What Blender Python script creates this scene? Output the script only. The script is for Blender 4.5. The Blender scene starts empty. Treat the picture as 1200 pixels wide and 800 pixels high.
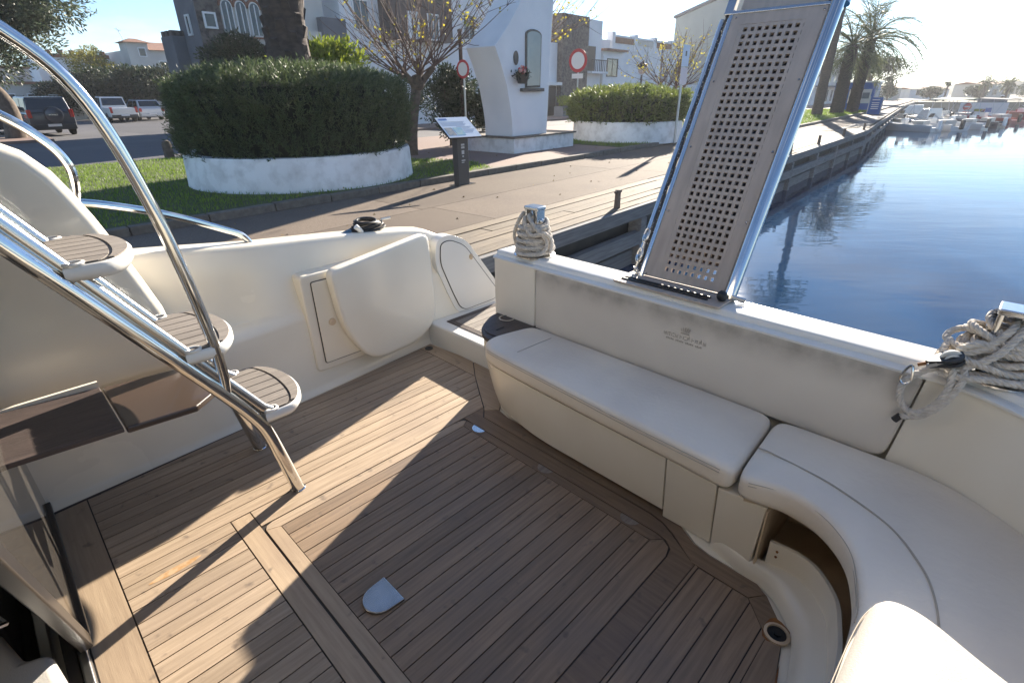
import bpy, math, random
import numpy as np
from mathutils import Vector, Matrix
from mathutils.geometry import tessellate_polygon, delaunay_2d_cdt
random.seed(7); RNG = np.random.default_rng(11)
R = math.radians
SC = bpy.context.scene
COL = SC.collection

# ---------------------------------------------------------------- camera
PITCH, ROLL = R(25.5), R(-0.55)
cam = bpy.data.cameras.new("camera"); cam.sensor_width = 36.0; cam.lens = 609.0 / 1200.0 * 36.0
cam.clip_start = 0.05; cam.clip_end = 3000.0
cam_ob = bpy.data.objects.new("camera", cam); COL.objects.link(cam_ob)
_r = Vector((1, 0, 0)); _u = Vector((0, math.sin(PITCH), math.cos(PITCH)))
_cr = _r * math.cos(ROLL) + _u * math.sin(ROLL); _cu = _u * math.cos(ROLL) - _r * math.sin(ROLL)
_cb = _cr.cross(_cu)
cam_ob.matrix_world = Matrix(((_cr.x, _cu.x, _cb.x, 0), (_cr.y, _cu.y, _cb.y, 0), (_cr.z, _cu.z, _cb.z, 2.65), (0, 0, 0, 1)))
SC.camera = cam_ob

# ---------------------------------------------------------------- sky and sun
SUN_AZ, SUN_EL = R(24.5), R(21.5)          # azimuth to the right of +Y
world = bpy.data.worlds.new("World"); SC.world = world; world.use_nodes = True
wn = world.node_tree; wn.nodes.clear()
sky = wn.nodes.new("ShaderNodeTexSky"); sky.sky_type = 'NISHITA'; sky.sun_disc = False
sky.sun_elevation = SUN_EL; sky.sun_rotation = SUN_AZ; sky.air_density = 0.9; sky.dust_density = 0.05; sky.ozone_density = 2.6
bg = wn.nodes.new("ShaderNodeBackground"); bg.inputs[1].default_value = 0.052
wo = wn.nodes.new("ShaderNodeOutputWorld")
# a few thin high clouds, spread over the whole sky
tc = wn.nodes.new("ShaderNodeTexCoord"); mp = wn.nodes.new("ShaderNodeMapping"); mp.inputs['Scale'].default_value = (1.2, 1.2, 5.0)
cn = wn.nodes.new("ShaderNodeTexNoise"); cn.inputs['Scale'].default_value = 2.6; cn.inputs['Detail'].default_value = 6; cn.inputs['Roughness'].default_value = 0.6
cr = wn.nodes.new("ShaderNodeValToRGB"); cr.color_ramp.elements[0].position = 0.52; cr.color_ramp.elements[1].position = 0.78
cr.color_ramp.elements[0].color = (0, 0, 0, 1); cr.color_ramp.elements[1].color = (0.5, 0.5, 0.5, 1)
cmx = wn.nodes.new("ShaderNodeMixRGB"); cmx.inputs[2].default_value = (7.0, 7.2, 7.6, 1)
wn.links.new(tc.outputs['Generated'], mp.inputs[0]); wn.links.new(mp.outputs[0], cn.inputs['Vector']); wn.links.new(cn.outputs['Fac'], cr.inputs[0])
wn.links.new(cr.outputs[0], cmx.inputs[0]); wb = wn.nodes.new("ShaderNodeMixRGB"); wb.blend_type = 'MULTIPLY'; wb.inputs[0].default_value = 1.0; wb.inputs[2].default_value = (0.87, 0.97, 1.08, 1)   # camera white balance, the same all over the sky
wn.links.new(sky.outputs[0], wb.inputs[1]); wn.links.new(wb.outputs[0], cmx.inputs[1]); wn.links.new(cmx.outputs[0], bg.inputs[0])
wn.links.new(bg.outputs[0], wo.inputs[0])
sun = bpy.data.lights.new("sun", 'SUN'); sun.energy = 4.4; sun.angle = R(0.53); sun.color = (1.0, 0.90, 0.76)
sun_ob = bpy.data.objects.new("sun", sun); COL.objects.link(sun_ob)
SUNV = Vector((math.sin(SUN_AZ) * math.cos(SUN_EL), math.cos(SUN_AZ) * math.cos(SUN_EL), math.sin(SUN_EL)))
sun_ob.rotation_euler = SUNV.to_track_quat('Z', 'Y').to_euler(); sun_ob.location = (30, 60, 60)
SC.view_settings.view_transform = 'Standard'; SC.view_settings.look = 'None'; SC.view_settings.gamma = 1.0
SC.view_settings.use_curve_mapping = False; SC.view_settings.exposure = 1.95
try:
    SC.cycles.caustics_reflective = False; SC.cycles.caustics_refractive = False; SC.cycles.max_bounces = 8
except Exception: pass

# ---------------------------------------------------------------- helpers
BOAT, QUAY, WORLD = R(45.3), R(50.0), 0.0     # headings of the frames: yacht (x = aft, y = towards the quay), quay (x = along, y = inland)
def qv(q, n): return (q * math.cos(QUAY) - n * math.sin(QUAY), q * math.sin(QUAY) + n * math.cos(QUAY))
def wq(x, y): return (x * math.cos(QUAY) + y * math.sin(QUAY), -x * math.sin(QUAY) + y * math.cos(QUAY))
ORG = {}
def rot2(a, p): return (p[0] * math.cos(a) - p[1] * math.sin(a), p[0] * math.sin(a) + p[1] * math.cos(a), p[2])
def tag(o, label=None, cat=None, group=None, kind=None):
    if label: o['label'] = label
    if cat: o['category'] = cat
    if group: o['group'] = group
    if kind: o['kind'] = kind
    return o
def thing(name, label, cat, org=(0, 0, 0), frame=WORLD, group=None, rot=0.0):
    o = bpy.data.objects.new(name, None); COL.objects.link(o); o.empty_display_size = 0.2
    o.location = rot2(frame, org); o.rotation_euler = (0, 0, frame + rot); ORG[o.name] = org
    return tag(o, label, cat, group)
class MB:
    def __init__(s): s.v = []; s.f = []
    def add(s, vs, fs):
        b = len(s.v); s.v += [tuple(map(float, p)) for p in vs]; s.f += [tuple(b + i for i in f) for f in fs]; return s
    def box(s, x0, x1, y0, y1, z0, z1):
        return s.add([(x0,y0,z0),(x1,y0,z0),(x1,y1,z0),(x0,y1,z0),(x0,y0,z1),(x1,y0,z1),(x1,y1,z1),(x0,y1,z1)],
                     [(0,3,2,1),(4,5,6,7),(0,1,5,4),(1,2,6,5),(2,3,7,6),(3,0,4,7)])
    def obox(s, c, ax, ay, az):              # oriented box: centre and three half-axis vectors
        c, ax, ay, az = map(Vector, (c, ax, ay, az)); P = []
        for k in (-1, 1):
            for a, b in ((-1,-1),(1,-1),(1,1),(-1,1)): P.append(c + ax*a + ay*b + az*k)
        return s.add(P, [(0,3,2,1),(4,5,6,7),(0,1,5,4),(1,2,6,5),(2,3,7,6),(3,0,4,7)])
    def prism(s, poly, z0, z1, mp=None):     # extrude a 2-D outline; mp maps (u, v, w) to xyz
        mp = mp or (lambda u, v, w: (u, v, w))
        a = sum(poly[i][0]*poly[(i+1)%len(poly)][1]-poly[(i+1)%len(poly)][0]*poly[i][1] for i in range(len(poly)))
        if a < 0: poly = poly[::-1]
        n = len(poly)
        return s.add([mp(u, v, z0) for u, v in poly] + [mp(u, v, z1) for u, v in poly],
                     [tuple(range(n))[::-1], tuple(range(n, 2*n))] + [(i, (i+1)%n, n+(i+1)%n, n+i) for i in range(n)])
    def loft(s, rings, cap0=True, cap1=True, closed=True):
        n = len(rings[0]); vs = [p for r in rings for p in r]; fs = []
        for k in range(len(rings)-1):
            for i in range(n if closed else n-1):
                j = (i+1) % n; fs.append((k*n+i, k*n+j, (k+1)*n+j, (k+1)*n+i))
        if cap0: fs.append(tuple(range(n))[::-1])
        if cap1: fs.append(tuple((len(rings)-1)*n+i for i in range(n)))
        return s.add(vs, fs)
    def tube(s, path, r, n=8, closed=False, caps=True):
        P = [Vector(p) for p in path]; m = len(P); rr = r if hasattr(r, '__len__') else [r]*m
        T = []
        for i in range(m):
            if closed: t = P[(i+1)%m]-P[i-1]
            else: t = P[min(i+1,m-1)]-P[max(i-1,0)]
            T.append(t.normalized() if t.length > 1e-9 else Vector((0,0,1)))
        N = T[0].orthogonal().normalized(); rings = []
        for i in range(m):
            N = (N - T[i]*N.dot(T[i])); N = N.normalized() if N.length > 1e-6 else T[i].orthogonal().normalized()
            B = T[i].cross(N)
            rings.append([P[i]+(N*math.cos(2*math.pi*k/n)+B*math.sin(2*math.pi*k/n))*rr[i] for k in range(n)])
        if closed: rings.append(rings[0])
        return s.loft(rings, caps and not closed, caps and not closed)
    def lathe(s, prof, c=(0,0,0), n=16, axis='z', cap=True):
        def m(r, h, a):
            x, y = r*math.cos(a), r*math.sin(a)
            p = (x, y, h) if axis == 'z' else ((h, x, y) if axis == 'x' else (y, h, x))
            return (c[0]+p[0], c[1]+p[1], c[2]+p[2])
        return s.loft([[m(r, h, 2*math.pi*k/n) for k in range(n)] for r, h in prof], cap, cap)
    def ball(s, c, rx, ry=None, rz=None, n=10, m=6):
        ry = ry or rx; rz = rz or rx
        return s.loft([[(c[0]+rx*math.sin(t)*math.cos(2*math.pi*k/n), c[1]+ry*math.sin(t)*math.sin(2*math.pi*k/n), c[2]-rz*math.cos(t)) for k in range(n)]
                       for t in [math.pi*(j+.12)/(m+.24) for j in range(m+1)]])
    def build(s, name, mat, parent=None, frame=WORLD, org=None, sharp=35, bevel=0, seg=2, kind=None, label=None, smooth=True):
        me = bpy.data.meshes.new(name)
        top = parent is None
        V = np.array(s.v, dtype=float); F2 = []
        for f in s.f:                                    # large outlines are triangulated here
            if len(f) <= 24: F2.append(f); continue
            nr = Vector((0, 0, 0)); pts = [Vector(s.v[i]) for i in f]
            for i, p in enumerate(pts): nr += p.cross(pts[(i+1) % len(pts)])
            for t in tessellate_polygon([pts]):
                a, b, c = t
                if len({a, b, c}) < 3: continue
                if (pts[b]-pts[a]).cross(pts[c]-pts[a]).dot(nr) < 0: b, c = c, b
                F2.append((f[a], f[b], f[c]))
        s.f = F2
        if top:
            if org is None: org = (float((V[:,0].min()+V[:,0].max())/2), float((V[:,1].min()+V[:,1].max())/2), float(V[:,2].min()))
        else: org = ORG[parent.name]
        me.from_pydata([tuple(p) for p in (V-np.array(org))], [], s.f); me.update()
        if smooth:
            me.polygons.foreach_set('use_smooth', [True]*len(me.polygons))
            if not bevel: me.set_sharp_from_angle(angle=R(sharp))
        if mat:
            for mm in (mat if isinstance(mat, (list, tuple)) else [mat]): me.materials.append(mm)
        o = bpy.data.objects.new(name, me); COL.objects.link(o)
        ORG[o.name] = org
        if top: o.location = rot2(frame, org); o.rotation_euler = (0, 0, frame)
        else: o.parent = parent
        if bevel:
            b = o.modifiers.new('bevel', 'BEVEL'); b.width = bevel; b.segments = seg; b.limit_method = 'ANGLE'; b.angle_limit = R(30); b.harden_normals = True
        if kind: o['kind'] = kind
        if label: o['label'] = label
        return o
def copy_tree(o, parent=None):
    c = o.copy(); COL.objects.link(c); c.parent = parent; ORG[c.name] = ORG[o.name]
    for ch in list(o.children): copy_tree(ch, c)
    return c
def resample(pts, n, closed=False):
    P = [Vector(p) for p in pts]
    if closed: P = P + [P[0]]
    L = [0]
    for i in range(1, len(P)): L.append(L[-1]+(P[i]-P[i-1]).length)
    out = []
    for k in range(n):
        d = L[-1]*k/(n if closed else n-1); i = 1
        while i < len(P)-1 and L[i] < d: i += 1
        t = (d-L[i-1])/max(L[i]-L[i-1], 1e-9); out.append(P[i-1].lerp(P[i], min(max(t, 0), 1)))
    return out
def smooth_path(pts, n, closed=False):        # Catmull-Rom
    P = [Vector(p) for p in pts]; m = len(P); out = []
    segs = m if closed else m-1
    for i in range(segs):
        p0 = P[(i-1) % m] if closed or i > 0 else P[0]*2-P[1]
        p1 = P[i]; p2 = P[(i+1) % m]
        p3 = P[(i+2) % m] if closed or i+2 < m else P[-1]*2-P[-2]
        k = max(2, n//segs)
        for j in range(k):
            t = j/k; out.append(0.5*((2*p1)+(p2-p0)*t+(2*p0-5*p1+4*p2-p3)*t*t+(3*p1-p0-3*p2+p3)*t**3))
    if not closed: out.append(P[-1])
    return out
def round_poly(poly, r, k=5):                # round the corners of a 2-D outline; r may be a list
    n = len(poly); out = []
    for i in range(n):
        ri = r[i] if hasattr(r, '__len__') else r
        p = Vector(poly[i]); a = Vector(poly[i-1])-p; b = Vector(poly[(i+1)%n])-p
        if ri <= 0: out.append(tuple(p)); continue
        d = min(ri, a.length*.49, b.length*.49); A = p+a.normalized()*d; B = p+b.normalized()*d
        for j in range(k+1):
            t = j/k; q = A*(1-t)**2+p*2*t*(1-t)+B*t*t; out.append((q.x, q.y))
    return out
def inset(poly, d):
    n = len(poly); out = []
    for i in range(n):
        p = Vector(poly[i]); a = (p-Vector(poly[i-1])); b = (Vector(poly[(i+1)%n])-p)
        a = a.normalized() if a.length else b.normalized(); b = b.normalized() if b.length else a
        na = Vector((-a.y, a.x)); nb = Vector((-b.y, b.x)); m = na+nb
        m = m/max(m.dot(na), .6) if m.length > 1e-6 else na
        out.append((p.x+m.x*d, p.y+m.y*d))
    return out
def ccw(poly):
    a = sum(poly[i][0]*poly[(i+1)%len(poly)][1]-poly[(i+1)%len(poly)][0]*poly[i][1] for i in range(len(poly)))
    return poly if a > 0 else poly[::-1]
def inset_soft(poly, d, step=.004):           # inset that stays free of self-crossings: small steps, smoothed
    P = [Vector(p) for p in poly]; n = len(P); k = max(1, int(math.ceil(abs(d)/step)))
    for _ in range(k):
        Q = [Vector(q) for q in inset([tuple(p) for p in P], d/k)]
        Q = [Q[i]*.5+(Q[i-1]+Q[(i+1) % n])*.25 for i in range(n)]
        P = Q
    return [tuple(p) for p in P]
def cushion_mb(outline, z0, z1, r=.035, n=160, crown=.012, mp=None, soft=5, cw=.05):
    pl = [tuple(p)[:2] for p in resample([(x, y, 0) for x, y in ccw(outline)], n, True)]
    for _ in range(soft): pl = [((a[0]+2*b[0]+c[0])/4, (a[1]+2*b[1]+c[1])/4) for a, b, c in zip(pl[-1:]+pl[:-1], pl, pl[1:]+pl[:1])]
    rings = []; mp = mp or (lambda u, v, w: (u, v, w))
    for k in range(5):
        a = math.pi/2*k/4; rings.append((r*(1-math.sin(a)), z0+r*(1-math.cos(a))))
    for k in range(6):
        a = math.pi/2*k/5; rings.append((r*(1-math.cos(a)), z1-r+r*math.sin(a)))
    R2 = [(inset_soft(pl, d), z) for d, z in rings]
    mb = MB().loft([[mp(x, y, z) for x, y in P] for P, z in R2], True, False)
    rim = np.array(R2[-1][0]); m = len(rim)                      # padded top: a fine triangulation that rises gently from the rim
    gx, gy = np.meshgrid(np.arange(rim[:, 0].min(), rim[:, 0].max(), .022), np.arange(rim[:, 1].min(), rim[:, 1].max(), .022)); gx = gx.ravel(); gy = gy.ravel()
    ok = np.zeros(len(gx), bool)
    for i in range(m):
        x1, y1 = rim[i]; x2, y2 = rim[(i+1) % m]; ok ^= ((y1 > gy) != (y2 > gy)) & (gx < (x2-x1)*(gy-y1)/(y2-y1+1e-12)+x1)
    G = np.stack([gx, gy], 1)[ok]; dist = np.sqrt(((G[:, None, :]-rim[None])**2).sum(2)).min(1); G = G[dist > .012]; dist = dist[dist > .012]
    pts = [Vector(p) for p in rim]+[Vector(p) for p in G]
    vo, _, fo, _, _, _ = delaunay_2d_cdt(pts, [], [list(range(m))], 1, 1e-7)
    V = []
    for p in vo:
        d = float(np.sqrt(((rim-np.array(p))**2).sum(1)).min()); V.append(mp(p.x, p.y, z1+crown*(1-math.exp(-d/cw))+.0012*math.sin(p.x*17+1)*math.sin(p.y*13)*min(1, d/.06)))
    return mb.add(V, [tuple(f) for f in fo])
def clip(poly, axis, lim, keep_less):
    out = []; n = len(poly)
    for i in range(n):
        a, b = poly[i], poly[(i+1)%n]; ia = (a[axis] <= lim) == keep_less; ib = (b[axis] <= lim) == keep_less
        if ia: out.append(a)
        if ia != ib:
            t = (lim-a[axis])/(b[axis]-a[axis]); out.append((a[0]+(b[0]-a[0])*t, a[1]+(b[1]-a[1])*t))
    return out

# ---------------------------------------------------------------- materials
def pmat(name, c1, c2=None, scale=5.0, rough=.6, metal=0.0, bump=0.0, bscale=None, stretch=(1,1,1), rnd=0.0, detail=5, spec=.5, c3=None, s3=1.2, f3=.5,
         island=0.0, transl=0.0, coat=0.0, lo=.35, hi=.65, rvar=0.0, spots=None):
    m = bpy.data.materials.new(name); m.use_nodes = True; nt = m.node_tree; N = nt.nodes; L = nt.links
    b = N['Principled BSDF']; b.inputs['Roughness'].default_value = rough; b.inputs['Metallic'].default_value = metal
    b.inputs['Specular IOR Level'].default_value = spec; b.inputs['Coat Weight'].default_value = coat
    b.inputs['Base Color'].default_value = (*c1, 1)
    tcd = N.new('ShaderNodeTexCoord'); mpn = N.new('ShaderNodeMapping'); mpn.inputs['Scale'].default_value = stretch; L.new(tcd.outputs['Object'], mpn.inputs[0])
    vec = mpn.outputs[0]
    if rnd:
        oi = N.new('ShaderNodeObjectInfo'); ml = N.new('ShaderNodeMath'); ml.operation = 'MULTIPLY'; ml.inputs[1].default_value = 37.0; L.new(oi.outputs['Random'], ml.inputs[0])
        ad = N.new('ShaderNodeVectorMath'); ad.operation = 'ADD'; L.new(vec, ad.inputs[0]); L.new(ml.outputs[0], ad.inputs[1]); vec = ad.outputs[0]
    col = None
    if c2 is not None:
        t = N.new('ShaderNodeTexNoise'); t.inputs['Scale'].default_value = scale; t.inputs['Detail'].default_value = detail; L.new(vec, t.inputs['Vector'])
        rp = N.new('ShaderNodeMapRange'); rp.inputs[1].default_value = lo; rp.inputs[2].default_value = hi; L.new(t.outputs['Fac'], rp.inputs[0])
        mx = N.new('ShaderNodeMixRGB'); mx.inputs[1].default_value = (*c1, 1); mx.inputs[2].default_value = (*c2, 1); L.new(rp.outputs[0], mx.inputs[0]); col = mx.outputs[0]
        if rvar:
            rr = N.new('ShaderNodeMapRange'); rr.inputs[3].default_value = rough-rvar; rr.inputs[4].default_value = rough+rvar; L.new(t.outputs['Fac'], rr.inputs[0]); L.new(rr.outputs[0], b.inputs['Roughness'])
    if c3 is not None:
        t = N.new('ShaderNodeTexNoise'); t.inputs['Scale'].default_value = s3; t.inputs['Detail'].default_value = 4; L.new(tcd.outputs['Object'], t.inputs['Vector'])
        rp = N.new('ShaderNodeMapRange'); rp.inputs[1].default_value = .45; rp.inputs[2].default_value = .7; rp.inputs[4].default_value = f3; L.new(t.outputs['Fac'], rp.inputs[0])
        mx = N.new('ShaderNodeMixRGB'); mx.inputs[2].default_value = (*c3, 1); L.new(rp.outputs[0], mx.inputs[0])
        if col: L.new(col, mx.inputs[1])
        else: mx.inputs[1].default_value = (*c1, 1)
        col = mx.outputs[0]
    if spots is not None:                                       # small dark marks trodden into the surface
        t = N.new('ShaderNodeTexNoise'); t.inputs['Scale'].default_value = 17; t.inputs['Detail'].default_value = 3; L.new(tcd.outputs['Object'], t.inputs['Vector'])
        rp = N.new('ShaderNodeMapRange'); rp.inputs[1].default_value = .64; rp.inputs[2].default_value = .74; rp.inputs[4].default_value = .55; L.new(t.outputs['Fac'], rp.inputs[0])
        mx = N.new('ShaderNodeMixRGB'); mx.inputs[2].default_value = (*spots, 1); L.new(rp.outputs[0], mx.inputs[0]); L.new(col, mx.inputs[1]); col = mx.outputs[0]
    if rnd or island:
        src = oi.outputs['Random'] if rnd else None
        if island:
            ge = N.new('ShaderNodeNewGeometry'); src = ge.outputs['Random Per Island']
        k = rnd or island
        rp = N.new('ShaderNodeMapRange'); rp.inputs[3].default_value = 1-k; rp.inputs[4].default_value = 1+k; L.new(src, rp.inputs[0])
        hs = N.new('ShaderNodeHueSaturation'); L.new(rp.outputs[0], hs.inputs['Value'])
        if col: L.new(col, hs.inputs['Color'])
        else: hs.inputs['Color'].default_value = (*c1, 1)
        col = hs.outputs[0]
    if col: L.new(col, b.inputs['Base Color'])
    if bump:
        t = N.new('ShaderNodeTexNoise'); t.inputs['Scale'].default_value = bscale or scale*3; t.inputs['Detail'].default_value = 6; L.new(vec, t.inputs['Vector'])
        bp = N.new('ShaderNodeBump'); bp.inputs['Strength'].default_value = bump; bp.inputs['Distance'].default_value = .01; L.new(t.outputs['Fac'], bp.inputs['Height']); L.new(bp.outputs[0], b.inputs['Normal'])
    if transl:
        tr = N.new('ShaderNodeBsdfTranslucent'); mxs = N.new('ShaderNodeMixShader'); mxs.inputs[0].default_value = transl
        if col: L.new(col, tr.inputs[0])
        else: tr.inputs[0].default_value = (*c1, 1)
        L.new(b.outputs[0], mxs.inputs[1]); L.new(tr.outputs[0], mxs.inputs[2]); L.new(mxs.outputs[0], N['Material Output'].inputs[0])
    return m
M = {}
M['gel'] = pmat('gelcoat', (.86,.80,.685), (.82,.755,.63), 1.3, rough=.26, coat=.15, c3=(.60,.52,.39), s3=2.2, f3=.2, rvar=.06)
M['gelw'] = pmat('gelcoat_white', (.80,.785,.74), (.76,.735,.68), 2.0, rough=.25)
M['gelin'] = pmat('raw_gelcoat', (.66,.52,.36), (.56,.44,.30), 4.0, rough=.6, c3=(.30,.2,.12), s3=9, f3=.35)
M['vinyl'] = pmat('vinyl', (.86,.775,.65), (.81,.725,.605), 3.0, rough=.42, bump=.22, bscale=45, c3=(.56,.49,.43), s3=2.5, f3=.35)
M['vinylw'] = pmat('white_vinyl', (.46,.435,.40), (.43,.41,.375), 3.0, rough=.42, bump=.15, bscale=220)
M['stitch'] = pmat('stitching', (.42,.37,.30), rough=.8)
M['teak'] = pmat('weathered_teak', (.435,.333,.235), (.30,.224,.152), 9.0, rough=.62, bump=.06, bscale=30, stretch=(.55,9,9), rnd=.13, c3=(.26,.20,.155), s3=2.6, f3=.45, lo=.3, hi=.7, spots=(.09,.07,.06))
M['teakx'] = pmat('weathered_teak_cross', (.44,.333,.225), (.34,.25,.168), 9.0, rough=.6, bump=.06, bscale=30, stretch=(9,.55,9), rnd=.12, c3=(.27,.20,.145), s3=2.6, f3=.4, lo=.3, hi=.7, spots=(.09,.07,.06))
M['teakh'] = pmat('shaded_teak', (.30,.212,.14), (.20,.14,.092), 9.0, rough=.6, bump=.06, bscale=30, stretch=(.55,9,9), rnd=.15, c3=(.165,.13,.105), s3=3.5, f3=.5, lo=.3, hi=.7, spots=(.09,.07,.06))  # darker copy of the deck teak, with the hatch-side shade put into its colour
M['teakhx'] = pmat('shaded_teak_cross', (.255,.178,.115), (.18,.122,.08), 9.0, rough=.6, bump=.06, bscale=30, stretch=(9,.55,9), rnd=.13, c3=(.15,.11,.09), s3=3.5, f3=.5, lo=.3, hi=.7, spots=(.09,.07,.06))  # cross-grain version, shade put into its colour as well
M['teakd'] = pmat('dark_teak', (.085,.062,.055), (.05,.037,.034), 5.0, rough=.5, bump=.3, bscale=30, stretch=(.6,7,9), c3=(.05,.038,.034), s3=9, f3=.8, lo=.3, hi=.7)  # dark brown teak for counter, cup shelf and passage margins
M['grey_teak'] = pmat('grey_teak', (.25,.22,.19), (.18,.155,.135), 10., rough=.75, bump=.25, stretch=(.6,9,9), rnd=.1)
M['caulk'] = pmat('black_caulk', (.028,.022,.018), rough=.6)
M['chrome'] = pmat('stainless_steel', (.72,.72,.71), (.66,.66,.65), 8, rough=.09, metal=1.0, rvar=.03)
M['plate'] = pmat('worn_steel', (.42,.42,.42), (.34,.34,.34), 20, rough=.2, metal=1.0)
M['chromes'] = pmat('satin_steel', (.62,.62,.61), rough=.22, metal=1.0)
M['gratem'] = pmat('weathered_grating', (.51,.42,.345), (.43,.35,.285), 5, rough=.55, bump=.12, bscale=40, stretch=(1,6,1), c3=(.28,.24,.22), s3=4, f3=.3)
M['bronze'] = pmat('brown_acrylic', (.05,.036,.029), (.07,.048,.037), 2.0, rough=.3, coat=.3)
M['black'] = pmat('black_rubber', (.015,.015,.016), rough=.5)
M['blackp'] = pmat('black_plastic', (.03,.03,.033), rough=.4)
M['rust'] = pmat('rust_stain', (.30,.13,.04), (.20,.08,.03), 30, rough=.8)
M['rope'] = pmat('old_rope', (.66,.60,.52), (.50,.45,.39), 60, rough=.9, bump=.3, bscale=300)
M['alu'] = pmat('anodised_frame', (.035,.03,.028), (.025,.022,.021), 4, rough=.32, metal=.0)
M['alus'] = pmat('silver_track', (.6,.6,.6), rough=.3, metal=1.0)
def glass_dark(name, c, rough=.04, ior=1.5):
    m = pmat(name, c, rough=rough, spec=.6); return m
M['tint'] = pmat('tinted_glass', (.045,.04,.036), (.065,.058,.05), 90, rough=.10, spec=.35)
M['win'] = pmat('window_glass', (.03,.04,.05), rough=.05, spec=.8)
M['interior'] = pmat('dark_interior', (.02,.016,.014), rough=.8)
M['logo'] = pmat('grey_print', (.44,.38,.31), rough=.6)
def back_mat():
    # backrest vinyl with a mildew stain along its top seam
    m = pmat('stained_vinyl', (.72,.66,.57), (.67,.61,.53), 3.0, rough=.42, bump=.1, bscale=220)
    N = m.node_tree.nodes; L = m.node_tree.links; b = N['Principled BSDF']; src = b.inputs['Base Color'].links[0].from_socket
    t = N.new('ShaderNodeTexCoord'); sp = N.new('ShaderNodeSeparateXYZ'); L.new(t.outputs['Object'], sp.inputs[0])
    nz = N.new('ShaderNodeTexNoise'); nz.inputs['Scale'].default_value = 14; nz.inputs['Detail'].default_value = 8; L.new(t.outputs['Object'], nz.inputs['Vector'])
    mr = N.new('ShaderNodeMapRange'); mr.inputs[1].default_value = .21; mr.inputs[2].default_value = .325; L.new(sp.outputs['Z'], mr.inputs[0])
    pw = N.new('ShaderNodeMath'); pw.operation = 'POWER'; pw.inputs[1].default_value = 2.0; L.new(mr.outputs[0], pw.inputs[0])
    ml = N.new('ShaderNodeMath'); ml.operation = 'MULTIPLY'; L.new(pw.outputs[0], ml.inputs[0]); L.new(nz.outputs['Fac'], ml.inputs[1])
    mx = N.new('ShaderNodeMixRGB'); mx.inputs[2].default_value = (.22,.19,.16,1); L.new(ml.outputs[0], mx.inputs[0]); L.new(src, mx.inputs[1]); L.new(mx.outputs[0], b.inputs['Base Color'])
    return m
M['back'] = back_mat()
# ================================================================ the yacht (x = aft, y = towards the quay, z up from the water)
yacht = thing('motor_yacht', 'cream motor yacht seen from its own stern cockpit, teak sole and L-shaped sofa', 'yacht', (0, 0, 0), BOAT)
def yp(mb, name, mat, parent=None, **k): return mb.build(name, mat, parent or yacht, **k)
def lerp(a, b, t): return a+(b-a)*t
def sstep(x, a, b): t = min(max((x-a)/(b-a), 0), 1); return t*t*(3-2*t)
def interp(x, T):
    if x <= T[0][0]: return T[0][1]
    for (a, va), (b, vb) in zip(T, T[1:]):
        if x <= b: return va+(vb-va)*(x-a)/(b-a)
    return T[-1][1]
SOLE = 1.05
M['stain'] = pmat('orange_stain', (.42,.24,.10), (.50,.34,.20), 40, rough=.7, lo=.4, hi=.6)
# -- quay-side bulwark, swept along the boat
ZT = [(-4, 2.10), (0, 2.05), (.46, 2.0), (.97, 1.94), (1.46, 1.90), (1.94, 1.85), (2.08, 1.825), (2.2, 1.765), (2.35, 1.665), (2.52, 1.52), (2.68, 1.32), (2.80, 1.17), (2.84, 1.10)]
def yl(s): return 2.64+.088*max(s, 0) if s < 1.9 else 2.807-.10*(min(s, 2.6)-1.9)
rings = []
ss = list(np.linspace(-4, .6, 12))+list(np.linspace(.66, 1.2, 12))+list(np.linspace(1.26, 2.84, 30))
for s in ss:
    a = yl(s); zt = interp(s, ZT); L = 1-sstep(s, .78, 1.08); yu = lerp(a+.035, 2.83, L); z1 = min(1.50, zt-.30*(zt-1.03)); z2 = min(1.545, zt-.27*(zt-1.03))
    yt = 2.865
    prof = [(a-.06, 1.035), (a-.02, 1.043), (a, 1.075), (a+.012, z1-.01), (a+.018, z1+.02), (lerp(a+.03, yu, .5), z2-.002), (yu, z2+.004), (yu+.008, z2+.03),
            (lerp(yu, yt, .6), lerp(z2, zt, .6)), (yt-.008, zt-.035), (yt+.006, zt-.008), (yt+.022, zt), (yt+.14, zt-.002), (yt+.17, zt-.02), (yt+.185, zt-.06), (3.08, 1.0 if zt > 1.2 else zt-.12), (2.95, -.35)]
    rings.append([(s, y, z) for y, z in prof])
yp(MB().loft(rings, False, False, closed=False), 'bulwark', M['gel'], sharp=60)
# closing face of the bulwark's aft end
e = rings[-1]; yp(MB().add([p for p in e]+[(2.84, 2.70, -.35)], [tuple(range(len(e)+1))]), 'bulwark_end', M['gel'])
# -- cabin side (the white curved wing on the left) standing on the side ledge
wing = [(-3.5, 1.50), (.475, 1.50), (.468, 1.62), (.447, 1.80), (.405, 1.95), (.362, 2.09), (.318, 2.22), (.28, 2.315), (.24, 2.40), (.18, 2.475), (.08, 2.535), (-.2, 2.62), (-3.5, 2.85)]
yp(MB().prism(wing, 2.60, 2.80, lambda u, v, w: (u, w, v)), 'cabin_side', M['gel'], bevel=.05, seg=5)
yp(MB().box(-4.0, -.3, 2.60, 2.66, 1.03, 1.52), 'cabin_side_lower', M['gel'])
# -- flybridge overhang above the saloon door, out of frame above the camera
yp(MB().box(-4.0, .26, -2.2, 3.0, 3.12, 3.30), 'flybridge_overhang', M['gel'], bevel=.05)
# -- hull, transom and swim step
hull = [[(s, y, z) for y, z in ((-.78, -.4), (-.95, .9), (-.93, 1.0), (2.9, 1.0), (3.05, .9), (2.92, -.4))] for s in (-4.2, 2.30)]
yp(MB().loft(hull), 'hull', M['gelw'], sharp=30)
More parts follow.
